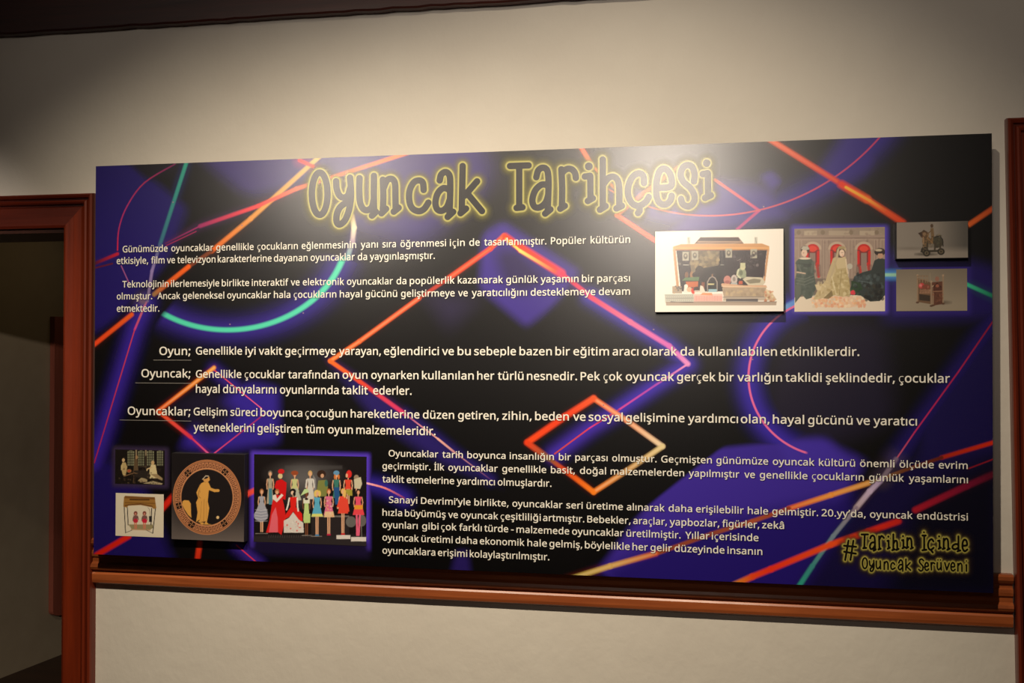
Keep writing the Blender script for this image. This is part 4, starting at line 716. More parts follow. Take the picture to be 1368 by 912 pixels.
def lettering(name, strokes, box, step, mat, glow, label=None):
    x0, y0, x1, y1 = box; nx = int((x1-x0)/step)+1; ny = int((y1-y0)/step)+1
    gx, gy = np.meshgrid(np.linspace(x0, x1, nx), np.linspace(y0, y1, ny)); D = sdf_strokes(strokes, gx, gy)
    verts, faces, cache = [], [], {}
    def V(key, x, y):
        if key not in cache: cache[key] = len(verts); verts.append((x, y))
        return cache[key]
    mn = np.minimum(np.minimum(D[:-1, :-1], D[1:, :-1]), np.minimum(D[:-1, 1:], D[1:, 1:]))
    for j, i in zip(*np.nonzero(mn < 0)):
        cs = [(j, i), (j, i+1), (j+1, i+1), (j+1, i)]; out = []
        for k in range(4):
            a, b = cs[k], cs[(k+1) % 4]; da, db = D[a], D[b]
            if da < 0: out.append(V(a, gx[a], gy[a]))
            if (da < 0) != (db < 0):
                lo, hi = (a, b) if a < b else (b, a); t = D[lo]/(D[lo]-D[hi])
                out.append(V((lo, hi), gx[lo]+(gx[hi]-gx[lo])*t, gy[lo]+(gy[hi]-gy[lo])*t))
        out = list(dict.fromkeys(out))
        if len(out) > 2: faces.append(tuple(out[::-1]))
    va = np.array(verts); X, Z = un_arr(va[:, 0], va[:, 1], YB)
    me = mesh(name, np.stack([X, np.full_like(X, YB-.0008), Z], 1), faces); link(name, me, mat, panel)
    # glow
    col, alpha, rad = glow(D)
    keep = (D < rad) ; idx = -np.ones(D.shape, int)
    cell = keep[:-1, :-1] | keep[1:, :-1] | keep[:-1, 1:] | keep[1:, 1:]
    need = np.zeros(D.shape, bool)
    for a, b in ((0, 0), (0, 1), (1, 0), (1, 1)): need[a:ny-1+a, b:nx-1+b] |= cell
    idx[need] = np.arange(need.sum()); jj, ii = np.nonzero(cell)
    F4 = np.stack([idx[jj+1, ii], idx[jj+1, ii+1], idx[jj, ii+1], idx[jj, ii]], 1)
    X, Z = un_arr(gx[need], gy[need], YB)
    fast_mesh('lettering_glow', np.stack([X, np.full_like(X, YB-.0004), Z], 1), F4, np.concatenate([lin(col[need]), alpha[need][:, None]], 1), M_GLOW, panel)
def fast_mesh(name, co, quads, rgba, mat, parent):
    me = bpy.data.meshes.new(name); n, m = len(co), len(quads)
    me.vertices.add(n); me.vertices.foreach_set('co', co.astype(np.float32).ravel())
    me.loops.add(4*m); me.loops.foreach_set('vertex_index', quads.astype(np.int32).ravel())
    me.polygons.add(m); me.polygons.foreach_set('loop_start', np.arange(0, 4*m, 4, dtype=np.int32))
    me.update(calc_edges=True); ca = me.color_attributes.new('Col', 'FLOAT_COLOR', 'POINT')
    ca.data.foreach_set('color', rgba.astype(np.float32).ravel()); me.validate()
    return link(name, me, mat, parent)
M_GLOW = attr_mat('yellow_glow_ink', True)
M_INK = plain('black_ink', (14, 11, 9), GLOSS, SPEC)
def Z(ox, oy, s, rows, r):
    out = []
    for row in rows:
        if isinstance(row, tuple) and row[0] == 'dot': out.append(([(ox+row[1]/s, oy+row[2]/s)], row[3]/s)); continue
        out.append(([(ox+x/s, oy+y/s) for x, y in smooth(row)], r)); 
    return out
t1 = Z(400, 200, 4.886, [ell((133, 287), 51, 138),
  [(240, 205), (244, 255), (262, 298), (290, 312), (318, 296), (330, 255)], [(331, 182), (336, 250), (336, 320), (322, 400), (296, 462), (262, 488), (243, 468), (246, 415), (272, 368), (325, 335)],
  [(393, 185), (391, 260), (396, 340), (416, 384), (446, 394), (474, 372), (484, 330)], [(487, 170), (486, 300), (488, 410)], [(474, 430), (500, 405)],
  [(545, 195), (548, 300), (545, 400)], [(536, 415), (566, 385)], [(550, 250), (572, 200), (602, 190), (624, 218), (627, 300), (629, 392)], [(616, 404), (648, 378)],
  [(811, 262), (806, 215), (780, 200), (745, 215), (719, 270), (719, 340), (740, 384), (780, 401), (815, 385), (842, 345)],
  [(916, 200), (926, 162), (955, 145), (980, 168), (985, 230), (983, 330), (980, 410)], [(980, 262), (940, 250), (903, 285), (888, 345), (900, 388), (930, 398), (962, 375), (980, 330)], [(968, 438), (1004, 405)],
  [(1066, 106), (1063, 250), (1060, 400)], [(1052, 414), (1088, 384)], [(1160, 206), (1078, 300)], [(1096, 285), (1192, 400)]], 4.3)
t2 = Z(670, 195, 4.56, [[(52, 122), (165, 118)], [(108, 125), (108, 370)], [(92, 377), (128, 373)],
  [(212, 190), (225, 147), (255, 132), (280, 152), (287, 220), (285, 300), (282, 385)], [(285, 240), (245, 235), (206, 270), (188, 328), (200, 368), (232, 374), (268, 345), (284, 300)], [(266, 412), (298, 386)],
  [(365, 142), (370, 260), (368, 368)], [(358, 382), (386, 364)], [(372, 160), (398, 140), (428, 142), (448, 165), (453, 194)],
  ('dot', 532, 124, 24), [(508, 186), (540, 181)], [(541, 184), (542, 322)], [(526, 335), (556, 318)],
  [(617, 82), (617, 362)], [(600, 388), (635, 366)], [(620, 235), (650, 196), (686, 188), (714, 228), (718, 352)], [(700, 380), (734, 364)],
  [(868, 225), (864, 182), (835, 166), (797, 190), (772, 248), (774, 308), (800, 352), (840, 364), (880, 338), (897, 310)], [(838, 372), (842, 392), (832, 408)],
  [(952, 255), (1030, 246), (1034, 190), (1015, 152), (985, 138), (957, 165), (943, 240), (946, 310), (966, 348), (1000, 356), (1028, 332), (1037, 303)],
  [(1172, 215), (1176, 168), (1160, 126), (1130, 116), (1102, 135), (1092, 180), (1110, 220), (1150, 255), (1175, 300), (1170, 344), (1140, 368), (1105, 354), (1094, 322)],
  ('dot', 1250, 104, 23), [(1226, 171), (1256, 165)], [(1257, 168), (1258, 292)], [(1240, 316), (1275, 300)]], 4.3)
def glow_title(D):
    d = np.maximum(D, 0); a = .50*np.exp(-(d/2.4)**2) + .52*np.exp(-(d/6.3)**2); a = np.clip(a, 0, .92)*np.clip((12-d)/3, 0, 1)
    c = np.empty(D.shape+(3,)); k = np.exp(-(d/2.4)**2)[..., None]
    c[:] = np.array((140, 134, 62))*(1-k)+np.array((186, 180, 104))*k; return c, a, 12.
lettering('title_lettering', t1, (400, 205, 668, 316), .62, M_INK, glow_title)
lettering('title_lettering', t2, (666, 198, 968, 302), .62, M_INK, glow_title)
f1 = Z(1110, 700, 6.84, [[(160, 150), (130, 325)], [(205, 150), (178, 325)], [(120, 195), (230, 205)], [(120, 250), (228, 268)],
  [(280, 92), (338, 92)], [(308, 95), (305, 212)], [(295, 218), (322, 215)],
  [(360, 128), (368, 108), (386, 104), (400, 130), (403, 235)], [(400, 165), (372, 168), (356, 198), (364, 224), (384, 220), (400, 195)], [(390, 241), (409, 228)],
  [(440, 110), (443, 225)], [(434, 229), (455, 222)], [(444, 135), (462, 106), (484, 124)],
  ('dot', 525, 112, 10), [(516, 151), (527, 148)], [(527, 150), (528, 218)], [(519, 223), (538, 212)],
  [(570, 92), (570, 230)], [(560, 236), (582, 228)], [(572, 175), (588, 150), (604, 162), (606, 228)], [(597, 234), (618, 225)],
  ('dot', 658, 108, 10), [(650, 146), (662, 143)], [(662, 145), (662, 212)], [(654, 218), (676, 208)],
  [(697, 125), (697, 212)], [(689, 218), (706, 208)], [(698, 152), (716, 126), (734, 144), (738, 216)], [(729, 223), (749, 213)],
  ('dot', 850, 72, 9), [(836, 102), (866, 102)], [(852, 102), (852, 234)], [(836, 237), (872, 232)],
  [(936, 155), (922, 136), (900, 148), (887, 185), (894, 220), (914, 232), (938, 214)], [(914, 236), (930, 256)],
  ('dot', 988, 110, 10), [(979, 151), (992, 148)], [(992, 150), (993, 216)], [(984, 223), (1004, 213)],
  [(1030, 130), (1030, 220)], [(1021, 226), (1040, 218)], [(1032, 152), (1051, 130), (1069, 148), (1072, 226)], [(1063, 233), (1086, 222)],
  [(1165, 110), (1165, 240)], [(1157, 246), (1182, 238)], [(1163, 186), (1140, 180), (1114, 194), (1111, 216), (1134, 228), (1162, 214)],
  [(1205, 196), (1242, 190), (1238, 152), (1220, 140), (1204, 165), (1203, 215), (1221, 245), (1246, 230)]], 1.35)
f2 = Z(1110, 700, 6.84, [ell((310, 355), 22, 48), [(352, 335), (356, 370), (372, 380), (388, 358)], [(391, 330), (393, 388), (380, 425), (362, 426), (362, 402), (388, 386)],
  [(415, 335), (415, 385), (430, 405), (448, 384)], [(450, 335), (453, 406)], [(487, 345), (487, 411)], [(488, 362), (505, 340), (520, 355), (522, 411)],
  [(582, 366), (568, 350), (552, 362), (548, 390), (560, 410), (586, 398)], [(620, 352), (634, 326), (650, 336), (655, 370), (656, 427)], [(653, 370), (630, 370), (616, 395), (630, 415), (651, 394)],
  [(685, 318), (685, 416)], [(723, 350), (688, 387)], [(690, 385), (727, 418)],
  [(846, 332), (830, 317), (812, 325), (810, 345), (825, 365), (840, 385), (838, 415), (820, 426), (803, 412)],
  [(862, 386), (888, 380), (885, 356), (870, 350), (859, 375), (862, 410), (877, 420), (893, 408)], [(915, 350), (918, 416)], [(918, 368), (930, 350), (947, 358)],
  [(972, 350), (972, 395), (985, 415), (1003, 394)], [(1005, 350), (1008, 416)], ('dot', 978, 325, 7), ('dot', 1000, 325, 7),
  [(1040, 350), (1058, 415)], [(1058, 415), (1081, 355)], [(1100, 389), (1128, 385), (1125, 358), (1110, 350), (1097, 375), (1100, 412), (1117, 425), (1133, 412)],
  [(1160, 358), (1160, 426)], [(1162, 378), (1180, 356), (1195, 370), (1197, 429)], ('dot', 1238, 335, 7), [(1234, 372), (1238, 372)], [(1238, 370), (1238, 427)]], 1.08)
def glow_foot(D):
    d = np.maximum(D, 0); a = .72*np.exp(-(d/1.7)**2) + .62*np.exp(-(d/6)**2); a = np.clip(a, 0, .85)*np.clip((12-d)/4, 0, 1)
    c = np.empty(D.shape+(3,)); k = np.exp(-(d/2.6)**2)[..., None]
    c[:] = np.array((50, 38, 32))*(1-k)+np.array((186, 176, 84))*k; return c, a, 12.
M_INK2 = plain('black_ink_small', (16, 12, 6), GLOSS, SPEC)
lettering('slogan_lettering', f1+f2, (1110, 695, 1312, 778), .5, M_INK2, glow_foot)

# ---------------- the photographs: little painter working in the zoomed coordinates of each print
M_PRINT = attr_mat('photo_print'); M_PEDGE = plain('mounting_board_edge', (30, 27, 27), .6)
class Paint:
    def __init__(s, X, Y, bg): s.X, s.Y = X, Y; s.c = np.empty(X.shape+(3,)); s.c[:] = bg
    def mix(s, m, col, a=1.):
        m = (np.clip(m, 0, 1)*a)[..., None]; s.c = s.c*(1-m)+np.asarray(col, float)*m
    def box_(s, x0, y0, x1, y1, pad): return (s.X > x0-pad) & (s.X < x1+pad) & (s.Y > y0-pad) & (s.Y < y1+pad)
    def part(s, k, m, col, a):
        if k.any():
            mm = (np.clip(m, 0, 1)*a)[..., None]; s.c[k] = s.c[k]*(1-mm)+np.asarray(col, float)*mm
    def e(s, cx, cy, rx, ry, col, a=1., soft=4., rot=0.):
        R = max(rx, ry)+soft; k = s.box_(cx-R, cy-R, cx+R, cy+R, 0); x, y = s.X[k]-cx, s.Y[k]-cy
        if rot: x, y = x*math.cos(rot)+y*math.sin(rot), -x*math.sin(rot)+y*math.cos(rot)
        d = (np.hypot(x/rx, y/ry)-1)*min(rx, ry); s.part(k, .5-d/soft, col, a)
    def p(s, pts, col, a=1., soft=4.):
        q = np.array(pts, float); k = s.box_(q[:, 0].min(), q[:, 1].min(), q[:, 0].max(), q[:, 1].max(), soft); x, y = s.X[k], s.Y[k]
        d = np.full(x.shape, 1e9); ins = np.zeros(x.shape, bool)
        for A, B in zip(q, np.roll(q, -1, 0)):
            ex, ey = B-A; t = np.clip(((x-A[0])*ex+(y-A[1])*ey)/(ex*ex+ey*ey+1e-9), 0, 1); d = np.minimum(d, np.hypot(x-A[0]-t*ex, y-A[1]-t*ey))
            if ey != 0: ins ^= ((A[1] > y) != (B[1] > y)) & (x < ex*(y-A[1])/ey+A[0])
        s.part(k, .5-np.where(ins, -d, d)/soft, col, a)
    def r(s, x0, y0, x1, y1, col, a=1., soft=3.): s.p([(x0, y0), (x1, y0), (x1, y1), (x0, y1)], col, a, soft)
    def l(s, pts, w, col, a=1., soft=3.):
        for A, B in zip(pts[:-1], pts[1:]):
            k = s.box_(min(A[0], B[0]), min(A[1], B[1]), max(A[0], B[0]), max(A[1], B[1]), w+soft); x, y = s.X[k], s.Y[k]
            ex, ey = B[0]-A[0], B[1]-A[1]; t = np.clip(((x-A[0])*ex+(y-A[1])*ey)/(ex*ex+ey*ey+1e-9), 0, 1)
            s.part(k, .5-(np.hypot(x-A[0]-t*ex, y-A[1]-t*ey)-w/2)/soft, col, a)
    def mott(s, x0, y0, x1, y1, cols, n, rr, a=.6):
        for _ in range(n):
            s.e(rng.uniform(x0, x1), rng.uniform(y0, y1), rng.uniform(.5, 1)*rr, rng.uniform(.5, 1)*rr, cols[rng.integers(len(cols))], a, 4)

def photo(corners, zoom, bg, fn, raised=0., label=None, res=.62, gain=1.):
    """corners: px of left-top and right-bottom (averaged edges x0,y0L,y0R,...)"""
    (xl, yt0, yt1, xr, yb0, yb1) = corners; ox, oy, s = zoom; yp = YB-raised-(0 if raised else .0003)
    a = un(xl, yt0, yp); b = un(xr, yt1, yp); c = un(xr, yb1, yp); d = un(xl, yb0, yp)
    x0, x1, z1, z0 = (a[0]+d[0])/2, (b[0]+c[0])/2, (a[1]+b[1])/2, (c[1]+d[1])/2
    nx, ny = int((xr-xl)/res), int((yb0-yt0)/res)
    gx, gz = np.meshgrid(np.linspace(x0, x1, nx), np.linspace(z1, z0, ny)); px, py = proj(gx.ravel(), yp, gz.ravel())
    P = Paint(((px-ox)*s).reshape(ny, nx), ((py-oy)*s).reshape(ny, nx), bg); fn(P)
    # undo the slight veil: prints keep their own colours
    rgb = np.clip(P.c*gain, 0, 255).reshape(-1, 3)
    i = np.arange(nx*ny).reshape(ny, nx); Q = np.stack([i[1:, :-1].ravel(), i[1:, 1:].ravel(), i[:-1, 1:].ravel(), i[:-1, :-1].ravel()], 1)
    par = panel
    if raised:
        par = boxes('mounted_photo', [((x0-.0008, yp+.0006, z0-.0008), (x1+.0008, YB-.0002, z1+.0008))], M_PEDGE, panel)
        if label: par['label'] = label
    ob = fast_mesh('photo_print' if raised else 'printed_photo', np.stack([gx.ravel(), np.full(nx*ny, yp if raised else YB-.0007), gz.ravel()], 1), Q,
                   np.concatenate([lin(rgb), np.ones((len(rgb), 1))], 1), M_PRINT, par)
    if label and not raised: ob['label'] = label
    return ob

def ph_case(P):     # toy market stall in an open wooden case
    P.c[:] = (246, 240, 232)
    P.p([(410, 200), (480, 122), (850, 122), (915, 200)], (92, 72, 66)); P.p([(440, 176), (470, 150), (868, 150), (890, 176)], (170, 140, 120)); P.p([(455, 160), (480, 128), (848, 128), (868, 160)], (74, 58, 54))
    P.l([(430, 186), (900, 186)], 7, (200, 170, 140))
    for x in (365, 1020): P.r(x-14, 120, x+16, 188, (190, 188, 178), .8); P.l([(x-4, 130), (x+6, 180)], 5, (120, 120, 112), .8)
    P.p([(213, 215), (290, 190), (1080, 184), (1150, 210), (1152, 246), (213, 250)], (205, 150, 96)); P.r(215, 218, 1150, 240, (226, 170, 104), .8); P.r(228, 240, 1140, 256, (150, 96, 60), .8)
    P.l([(225, 250), (258, 600)], 26, (196, 150, 112)); P.l([(1140, 250), (1100, 560)], 20, (200, 150, 110))
    P.p([(245, 252), (1128, 250), (1092, 520), (1092, 650), (300, 650), (285, 600)], (44, 36, 42))
    P.p([(372, 255), (668, 255), (660, 390), (560, 470), (390, 480)], (120, 106, 84)); P.mott(385, 262, 655, 440, [(150, 136, 104), (88, 78, 62), (170, 150, 110), (104, 92, 70)], 70, 22, .6)
    P.p([(470, 430), (640, 400), (690, 420), (660, 650), (480, 650)], (34, 30, 32)); P.e(470, 450, 40, 50, (50, 42, 40))
    P.r(670, 255, 720, 420, (20, 18, 24)); P.r(785, 258, 1110, 500, (48, 38, 44), .6)
    for x, y in ((335, 308), (425, 300), (755, 278), (1000, 282)):
        P.r(x-32, y-44, x+32, y+44, (170, 166, 150)); P.e(x, y, 20, 28, (92, 88, 80)); P.e(x, y-6, 10, 12, (190, 180, 160), .8)
    P.mott(800, 280, 1080, 460, [(70, 62, 66), (92, 84, 88), (30, 24, 30)], 40, 18, .5); P.l([(690, 255), (690, 390)], 6, (90, 80, 76)); P.l([(840, 350), (870, 335)], 8, (140, 136, 130), .6)
    P.r(265, 372, 290, 388, (150, 150, 140), .7); P.r(310, 388, 370, 396, (190, 190, 180), .8); P.r(675, 388, 712, 396, (170, 170, 160), .8); P.e(1035, 395, 14, 16, (150, 140, 140), .6)
    P.e(345, 490, 18, 32, (120, 84, 60)); P.e(395, 490, 18, 36, (150, 110, 74)); P.e(440, 490, 40, 30, (40, 34, 34))
    P.p([(300, 545), (330, 515), (470, 508), (462, 548)], (92, 122, 84)); P.p([(335, 555), (458, 552), (455, 610), (350, 610)], (196, 104, 60))
    P.l([(548, 650), (548, 560), (570, 520), (596, 505), (622, 520), (642, 560), (642, 650)], 12, (150, 140, 134)); P.r(556, 560, 634, 628, (28, 34, 34)); P.r(552, 574, 614, 586, (210, 200, 150)); P.r(558, 628, 640, 656, (150, 190, 204)); P.e(596, 492, 8, 14, (140, 110, 90))
    P.r(490, 560, 520, 620, (150, 84, 60), .8)
    P.e(878, 470, 48, 50, (160, 168, 142)); P.p([(838, 520), (845, 440), (915, 440), (930, 520)], (150, 160, 134)); P.e(893, 412, 26, 30, (206, 200, 160)); P.r(868, 372, 918, 420, (196, 196, 160)); P.e(875, 470, 18, 26, (90, 100, 80), .7); P.l([(850, 440), (836, 490), (870, 520)], 12, (214, 214, 186))
    P.e(742, 540, 36, 44, (196, 130, 122)); P.e(742, 560, 26, 16, (150, 84, 80), .7); P.e(808, 534, 32, 46, (196, 184, 180)); P.e(808, 530, 14, 22, (120, 110, 108), .7)
    P.r(776, 566, 840, 584, (170, 176, 180)); P.p([(850, 580), (856, 548), (890, 548), (892, 580)], (196, 92, 66))
    P.p([(890, 530), (930, 508), (1080, 514), (1112, 560), (1090, 590), (950, 596)], (206, 198, 176)); P.p([(920, 545), (1000, 525), (1070, 535), (1060, 565), (960, 575)], (120, 114, 96), .8)
    P.p([(680, 585), (690, 570), (900, 590), (1120, 590), (1130, 615), (700, 612)], (214, 170, 140)); P.l([(690, 600), (1120, 612)], 10, (226, 200, 170))
    P.p([(690, 612), (1120, 612), (1110, 700), (706, 700)], (176, 156, 134)); P.mott(705, 620, 1100, 690, [(190, 170, 146), (156, 138, 118), (204, 180, 140)], 30, 20, .5)
    P.p([(706, 700), (1110, 696), (1190, 740), (700, 742)], (190, 176, 162)); P.r(730, 722, 1040, 748, (70, 66, 74), .8); P.l([(700, 706), (1120, 702)], 5, (110, 98, 90))
    P.p([(1110, 640), (1160, 640), (1222, 730), (1180, 760), (1100, 700)], (206, 180, 150)); P.mott(1100, 640, 1200, 750, [(230, 214, 180), (190, 130, 100), (150, 120, 90), (214, 150, 120)], 24, 14, .8)
    P.p([(140, 750), (1222, 750), (1218, 785), (146, 788)], (178, 160, 146)); P.l([(140, 752), (1222, 752)], 5, (120, 106, 96))
    P.r(205, 600, 300, 670, (150, 134, 116), .8); P.mott(205, 600, 300, 665, [(110, 110, 112), (190, 160, 130), (80, 80, 84)], 12, 14, .8)
    P.p([(316, 665), (322, 590), (350, 590), (360, 665)], (236, 230, 222)); P.e(340, 600, 18, 20, (240, 236, 226)); P.e(372, 632, 26, 24, (220, 180, 150)); P.e(410, 645, 20, 30, (214, 60, 44)); P.e(445, 630, 34, 26, (60, 40, 36)); P.p([(470, 665), (478, 590), (505, 600), (532, 665)], (230, 220, 206)); P.r(420, 640, 470, 668, (236, 226, 214), .8)
    P.r(132, 678, 415, 752, (214, 212, 202)); 
    for i in range(24): P.l([(140+i*11.6, 690), (148+i*11.6, 744)], 4, (110, 112, 108), .8)
    P.l([(132, 684), (412, 684)], 5, (150, 152, 146)); P.l([(140, 716), (412, 716)], 4, (130, 130, 126)); P.l([(190, 752), (410, 756)], 6, (60, 60, 62))
    P.r(415, 674, 695, 750, (238, 200, 190)); P.p([(480, 684), (500, 664), (590, 664), (600, 690)], (230, 140, 90), .8)
    for i in range(20): P.l([(428+i*13.6, 694), (428+i*13.6, 742)], 4.5, (206, 84, 84), .85)
    P.l([(415, 718), (695, 718)], 3, (230, 170, 160))
def ph_trio(P):     # three costume dolls before a palace facade
    P.c[:] = (158, 138, 126); P.r(70, 60, 935, 130, (150, 134, 120)); P.r(170, 92, 290, 136, (180, 164, 144)); P.r(400, 92, 600, 136, (172, 156, 138)); P.r(690, 92, 830, 136, (176, 160, 142))
    P.l([(80, 160), (930, 160)], 6, (120, 102, 92)); P.l([(80, 176), (930, 176)], 4, (186, 166, 150))
    P.mott(80, 70, 930, 560, [(170, 150, 136), (140, 120, 110), (128, 108, 98)], 120, 16, .3)
    for x in (120, 150, 330, 350, 385, 590, 620, 650, 830, 860, 890): P.l([(x, 180), (x, 560)], 5, (196, 176, 160), .55); P.l([(x+8, 180), (x+8, 560)], 4, (110, 90, 82), .5)
    for x in (120, 345, 610, 850): P.e(x, 108, 20, 22, (126, 110, 92), .7)
    for x in (250, 478, 730):
        P.e(x, 268, 84, 74, (190, 168, 150)); P.r(x-84, 268, x+84, 540, (164, 142, 130), .8); P.e(x, 272, 62, 56, (196, 40, 34)); P.r(x-62, 272, x+62, 420, (120, 44, 44), .9); P.r(x-26, 300, x+26, 500, (146, 124, 116))
        P.e(x, 262, 40, 28, (230, 70, 50), .9); P.l([(x-52, 290), (x-50, 420)], 22, (206, 36, 34)); P.l([(x+52, 290), (x+50, 420)], 24, (206, 40, 34)); P.l([(x-40, 430), (x-30, 500)], 26, (200, 36, 34), .8); P.l([(x+40, 400), (x+56, 520)], 26, (206, 44, 40), .9)
        P.p([(x-80, 500), (x-70, 410), (x-40, 400), (x-30, 520)], (106, 88, 80), .5); P.p([(x+30, 520), (x+40, 405), (x+76, 410), (x+82, 520)], (106, 88, 80), .4)
    P.r(70, 540, 935, 720, (120, 106, 98)); P.p([(70, 720), (300, 690), (935, 700), (935, 860), (70, 860)], (226, 212, 194))
    P.p([(230, 745), (300, 710), (700, 705), (750, 780), (600, 812), (300, 806)], (232, 196, 168)); P.mott(240, 715, 740, 805, [(244, 190, 150), (226, 160, 130), (240, 220, 190), (230, 180, 140), (214, 200, 180)], 120, 17, .75)
    # left doll, grey-green gown
    P.p([(85, 560), (100, 480), (95, 380), (125, 350), (235, 350), (262, 390), (262, 480), (285, 620), (240, 720), (190, 735), (150, 690), (85, 770)], (82, 92, 86)); P.mott(100, 370, 270, 710, [(70, 80, 76), (104, 114, 106), (92, 100, 92)], 50, 22, .5)
    for y in (520, 545, 575): P.l([(95, y+10), (175, y+25), (262, y-10)], 6, (128, 136, 126), .6)
    P.l([(110, 400), (150, 500), (180, 500)], 16, (100, 108, 100)); P.l([(105, 480), (180, 492)], 12, (206, 180, 160)); P.l([(250, 390), (240, 480)], 18, (96, 104, 98))
    P.e(178, 352, 56, 10, (226, 210, 190)); P.e(180, 270, 42, 38, (70, 58, 52)); P.e(172, 300, 28, 36, (226, 196, 176)); P.p([(140, 262), (160, 236), (205, 236), (222, 266), (180, 276)], (186, 180, 166)); P.l([(160, 300), (168, 300)], 5, (90, 60, 50), .7)
    P.l([(100, 400), (240, 410)], 8, (60, 66, 64), .7); P.e(195, 420, 34, 16, (66, 72, 70), .7); P.p([(85, 600), (140, 600), (140, 680), (100, 745)], (100, 106, 98), .8)
    # centre doll, cream gown and train
    P.p([(440, 350), (480, 330), (500, 380), (470, 520), (440, 700), (300, 735), (255, 735), (300, 640), (370, 560)], (196, 178, 140)); P.p([(270, 596), (340, 596), (330, 640), (290, 650)], (214, 196, 160))
    P.p([(450, 380), (560, 345), (575, 470), (600, 600), (600, 690), (540, 712), (430, 690), (420, 560), (470, 470)], (186, 168, 124)); P.mott(430, 470, 595, 700, [(206, 190, 148), (160, 142, 96), (178, 160, 114), (220, 206, 168)], 60, 17, .55); P.mott(290, 560, 430, 725, [(210, 190, 146), (170, 150, 106), (224, 208, 170)], 40, 15, .5)
    P.p([(350, 725), (430, 650), (440, 700), (400, 730)], (120, 104, 70), .8); P.l([(430, 520), (470, 690)], 8, (226, 214, 180), .8); P.l([(520, 460), (500, 690)], 6, (140, 122, 82), .7)
    P.p([(455, 350), (560, 335), (560, 440), (480, 450)], (204, 186, 148)); P.l([(560, 360), (570, 440), (578, 490)], 14, (220, 200, 170))
    P.e(512, 290, 44, 54, (92, 72, 58)); P.p([(478, 270), (500, 235), (550, 238), (565, 262), (560, 290), (540, 262), (500, 262), (490, 330), (440, 500), (400, 560), (460, 380)], (190, 172, 140)); P.e(524, 302, 25, 34, (236, 208, 186)); P.e(520, 250, 34, 14, (170, 150, 110)); P.l([(518, 298), (536, 298)], 4, (80, 60, 50), .7); P.l([(524, 320), (536, 320)], 4, (200, 80, 70), .7)
    P.e(598, 425, 26, 26, (190, 184, 172)); P.l([(590, 450), (584, 520)], 5, (190, 184, 170))
    # right doll, dark gown spreading over the floor
    P.p([(600, 640), (640, 520), (720, 480), (800, 460), (830, 370), (880, 345), (930, 360), (930, 690), (880, 750), (790, 755), (700, 700), (610, 690)], (52, 60, 60)); P.p([(610, 560), (700, 580), (720, 640), (620, 690)], (44, 66, 44)); P.mott(640, 500, 900, 620, [(74, 88, 92), (40, 46, 48), (92, 104, 108)], 40, 22, .5)
    P.mott(740, 600, 905, 745, [(40, 40, 38), (58, 56, 50), (28, 28, 28)], 40, 22, .6); P.l([(680, 560), (800, 580)], 10, (100, 116, 120), .6); P.e(880, 290, 52, 36, (58, 48, 44)); P.e(868, 274, 34, 12, (196, 180, 156)); P.e(884, 326, 26, 28, (190, 150, 126)); P.l([(835, 300), (930, 300)], 10, (50, 42, 40))
    P.e(628, 670, 24, 26, (224, 60, 76)); P.mott(600, 640, 700, 700, [(40, 80, 50), (30, 60, 40), (60, 90, 60)], 12, 12, .7); P.e(628, 668, 18, 20, (226, 64, 80), .9)
def ph_horse(P):    # rider on a small wheeled toy horse
    P.mix(np.clip((P.X-420)/260, 0, 1), (84, 80, 76)); P.mix(np.clip((P.Y-280)/60, 0, 1), (150, 140, 130), .75); P.e(200, 305, 130, 12, (90, 82, 74), .4, 20)
    P.e(340, 355, 90, 12, (50, 44, 38), .6, 14); P.l([(300, 330), (490, 325)], 18, (56, 50, 40)); 
    for x, y in ((328, 320), (345, 345), (470, 332)): P.e(x, y, 32, 30, (44, 40, 32)); P.e(x, y, 18, 17, (96, 84, 66)); P.e(x, y, 7, 7, (36, 30, 24))
    P.e(430, 250, 62, 50, (66, 62, 50)); P.p([(310, 200), (350, 190), (400, 240), (390, 300), (330, 290), (305, 250)], (104, 82, 58)); P.e(325, 185, 38, 32, (90, 66, 46)); P.p([(270, 172), (300, 160), (310, 190), (300, 205)], (60, 46, 36)); P.e(325, 180, 15, 15, (130, 104, 78)); P.p([(300, 160), (320, 142), (350, 160)], (70, 54, 40))
    for x in (320, 352, 420, 466): P.l([(x, 260), (x-4, 315)], 15, (64, 56, 44))
    P.l([(316, 210), (318, 290)], 12, (146, 118, 88)); P.r(360, 262, 410, 300, (120, 112, 102), .8)
    P.e(390, 108, 13, 17, (80, 62, 46)); P.p([(378, 130), (404, 126), (412, 200), (384, 215)], (112, 90, 64)); P.l([(398, 190), (392, 250)], 14, (120, 92, 62)); P.l([(385, 150), (350, 180)], 8, (100, 78, 54))
    P.l([(420, 205), (460, 195), (482, 225), (488, 285)], 9, (40, 36, 30)); P.l([(370, 175), (350, 215), (400, 260)], 6, (150, 116, 76), .8); P.mott(310, 180, 470, 290, [(130, 104, 72), (50, 46, 36), (90, 84, 62)], 30, 9, .5)
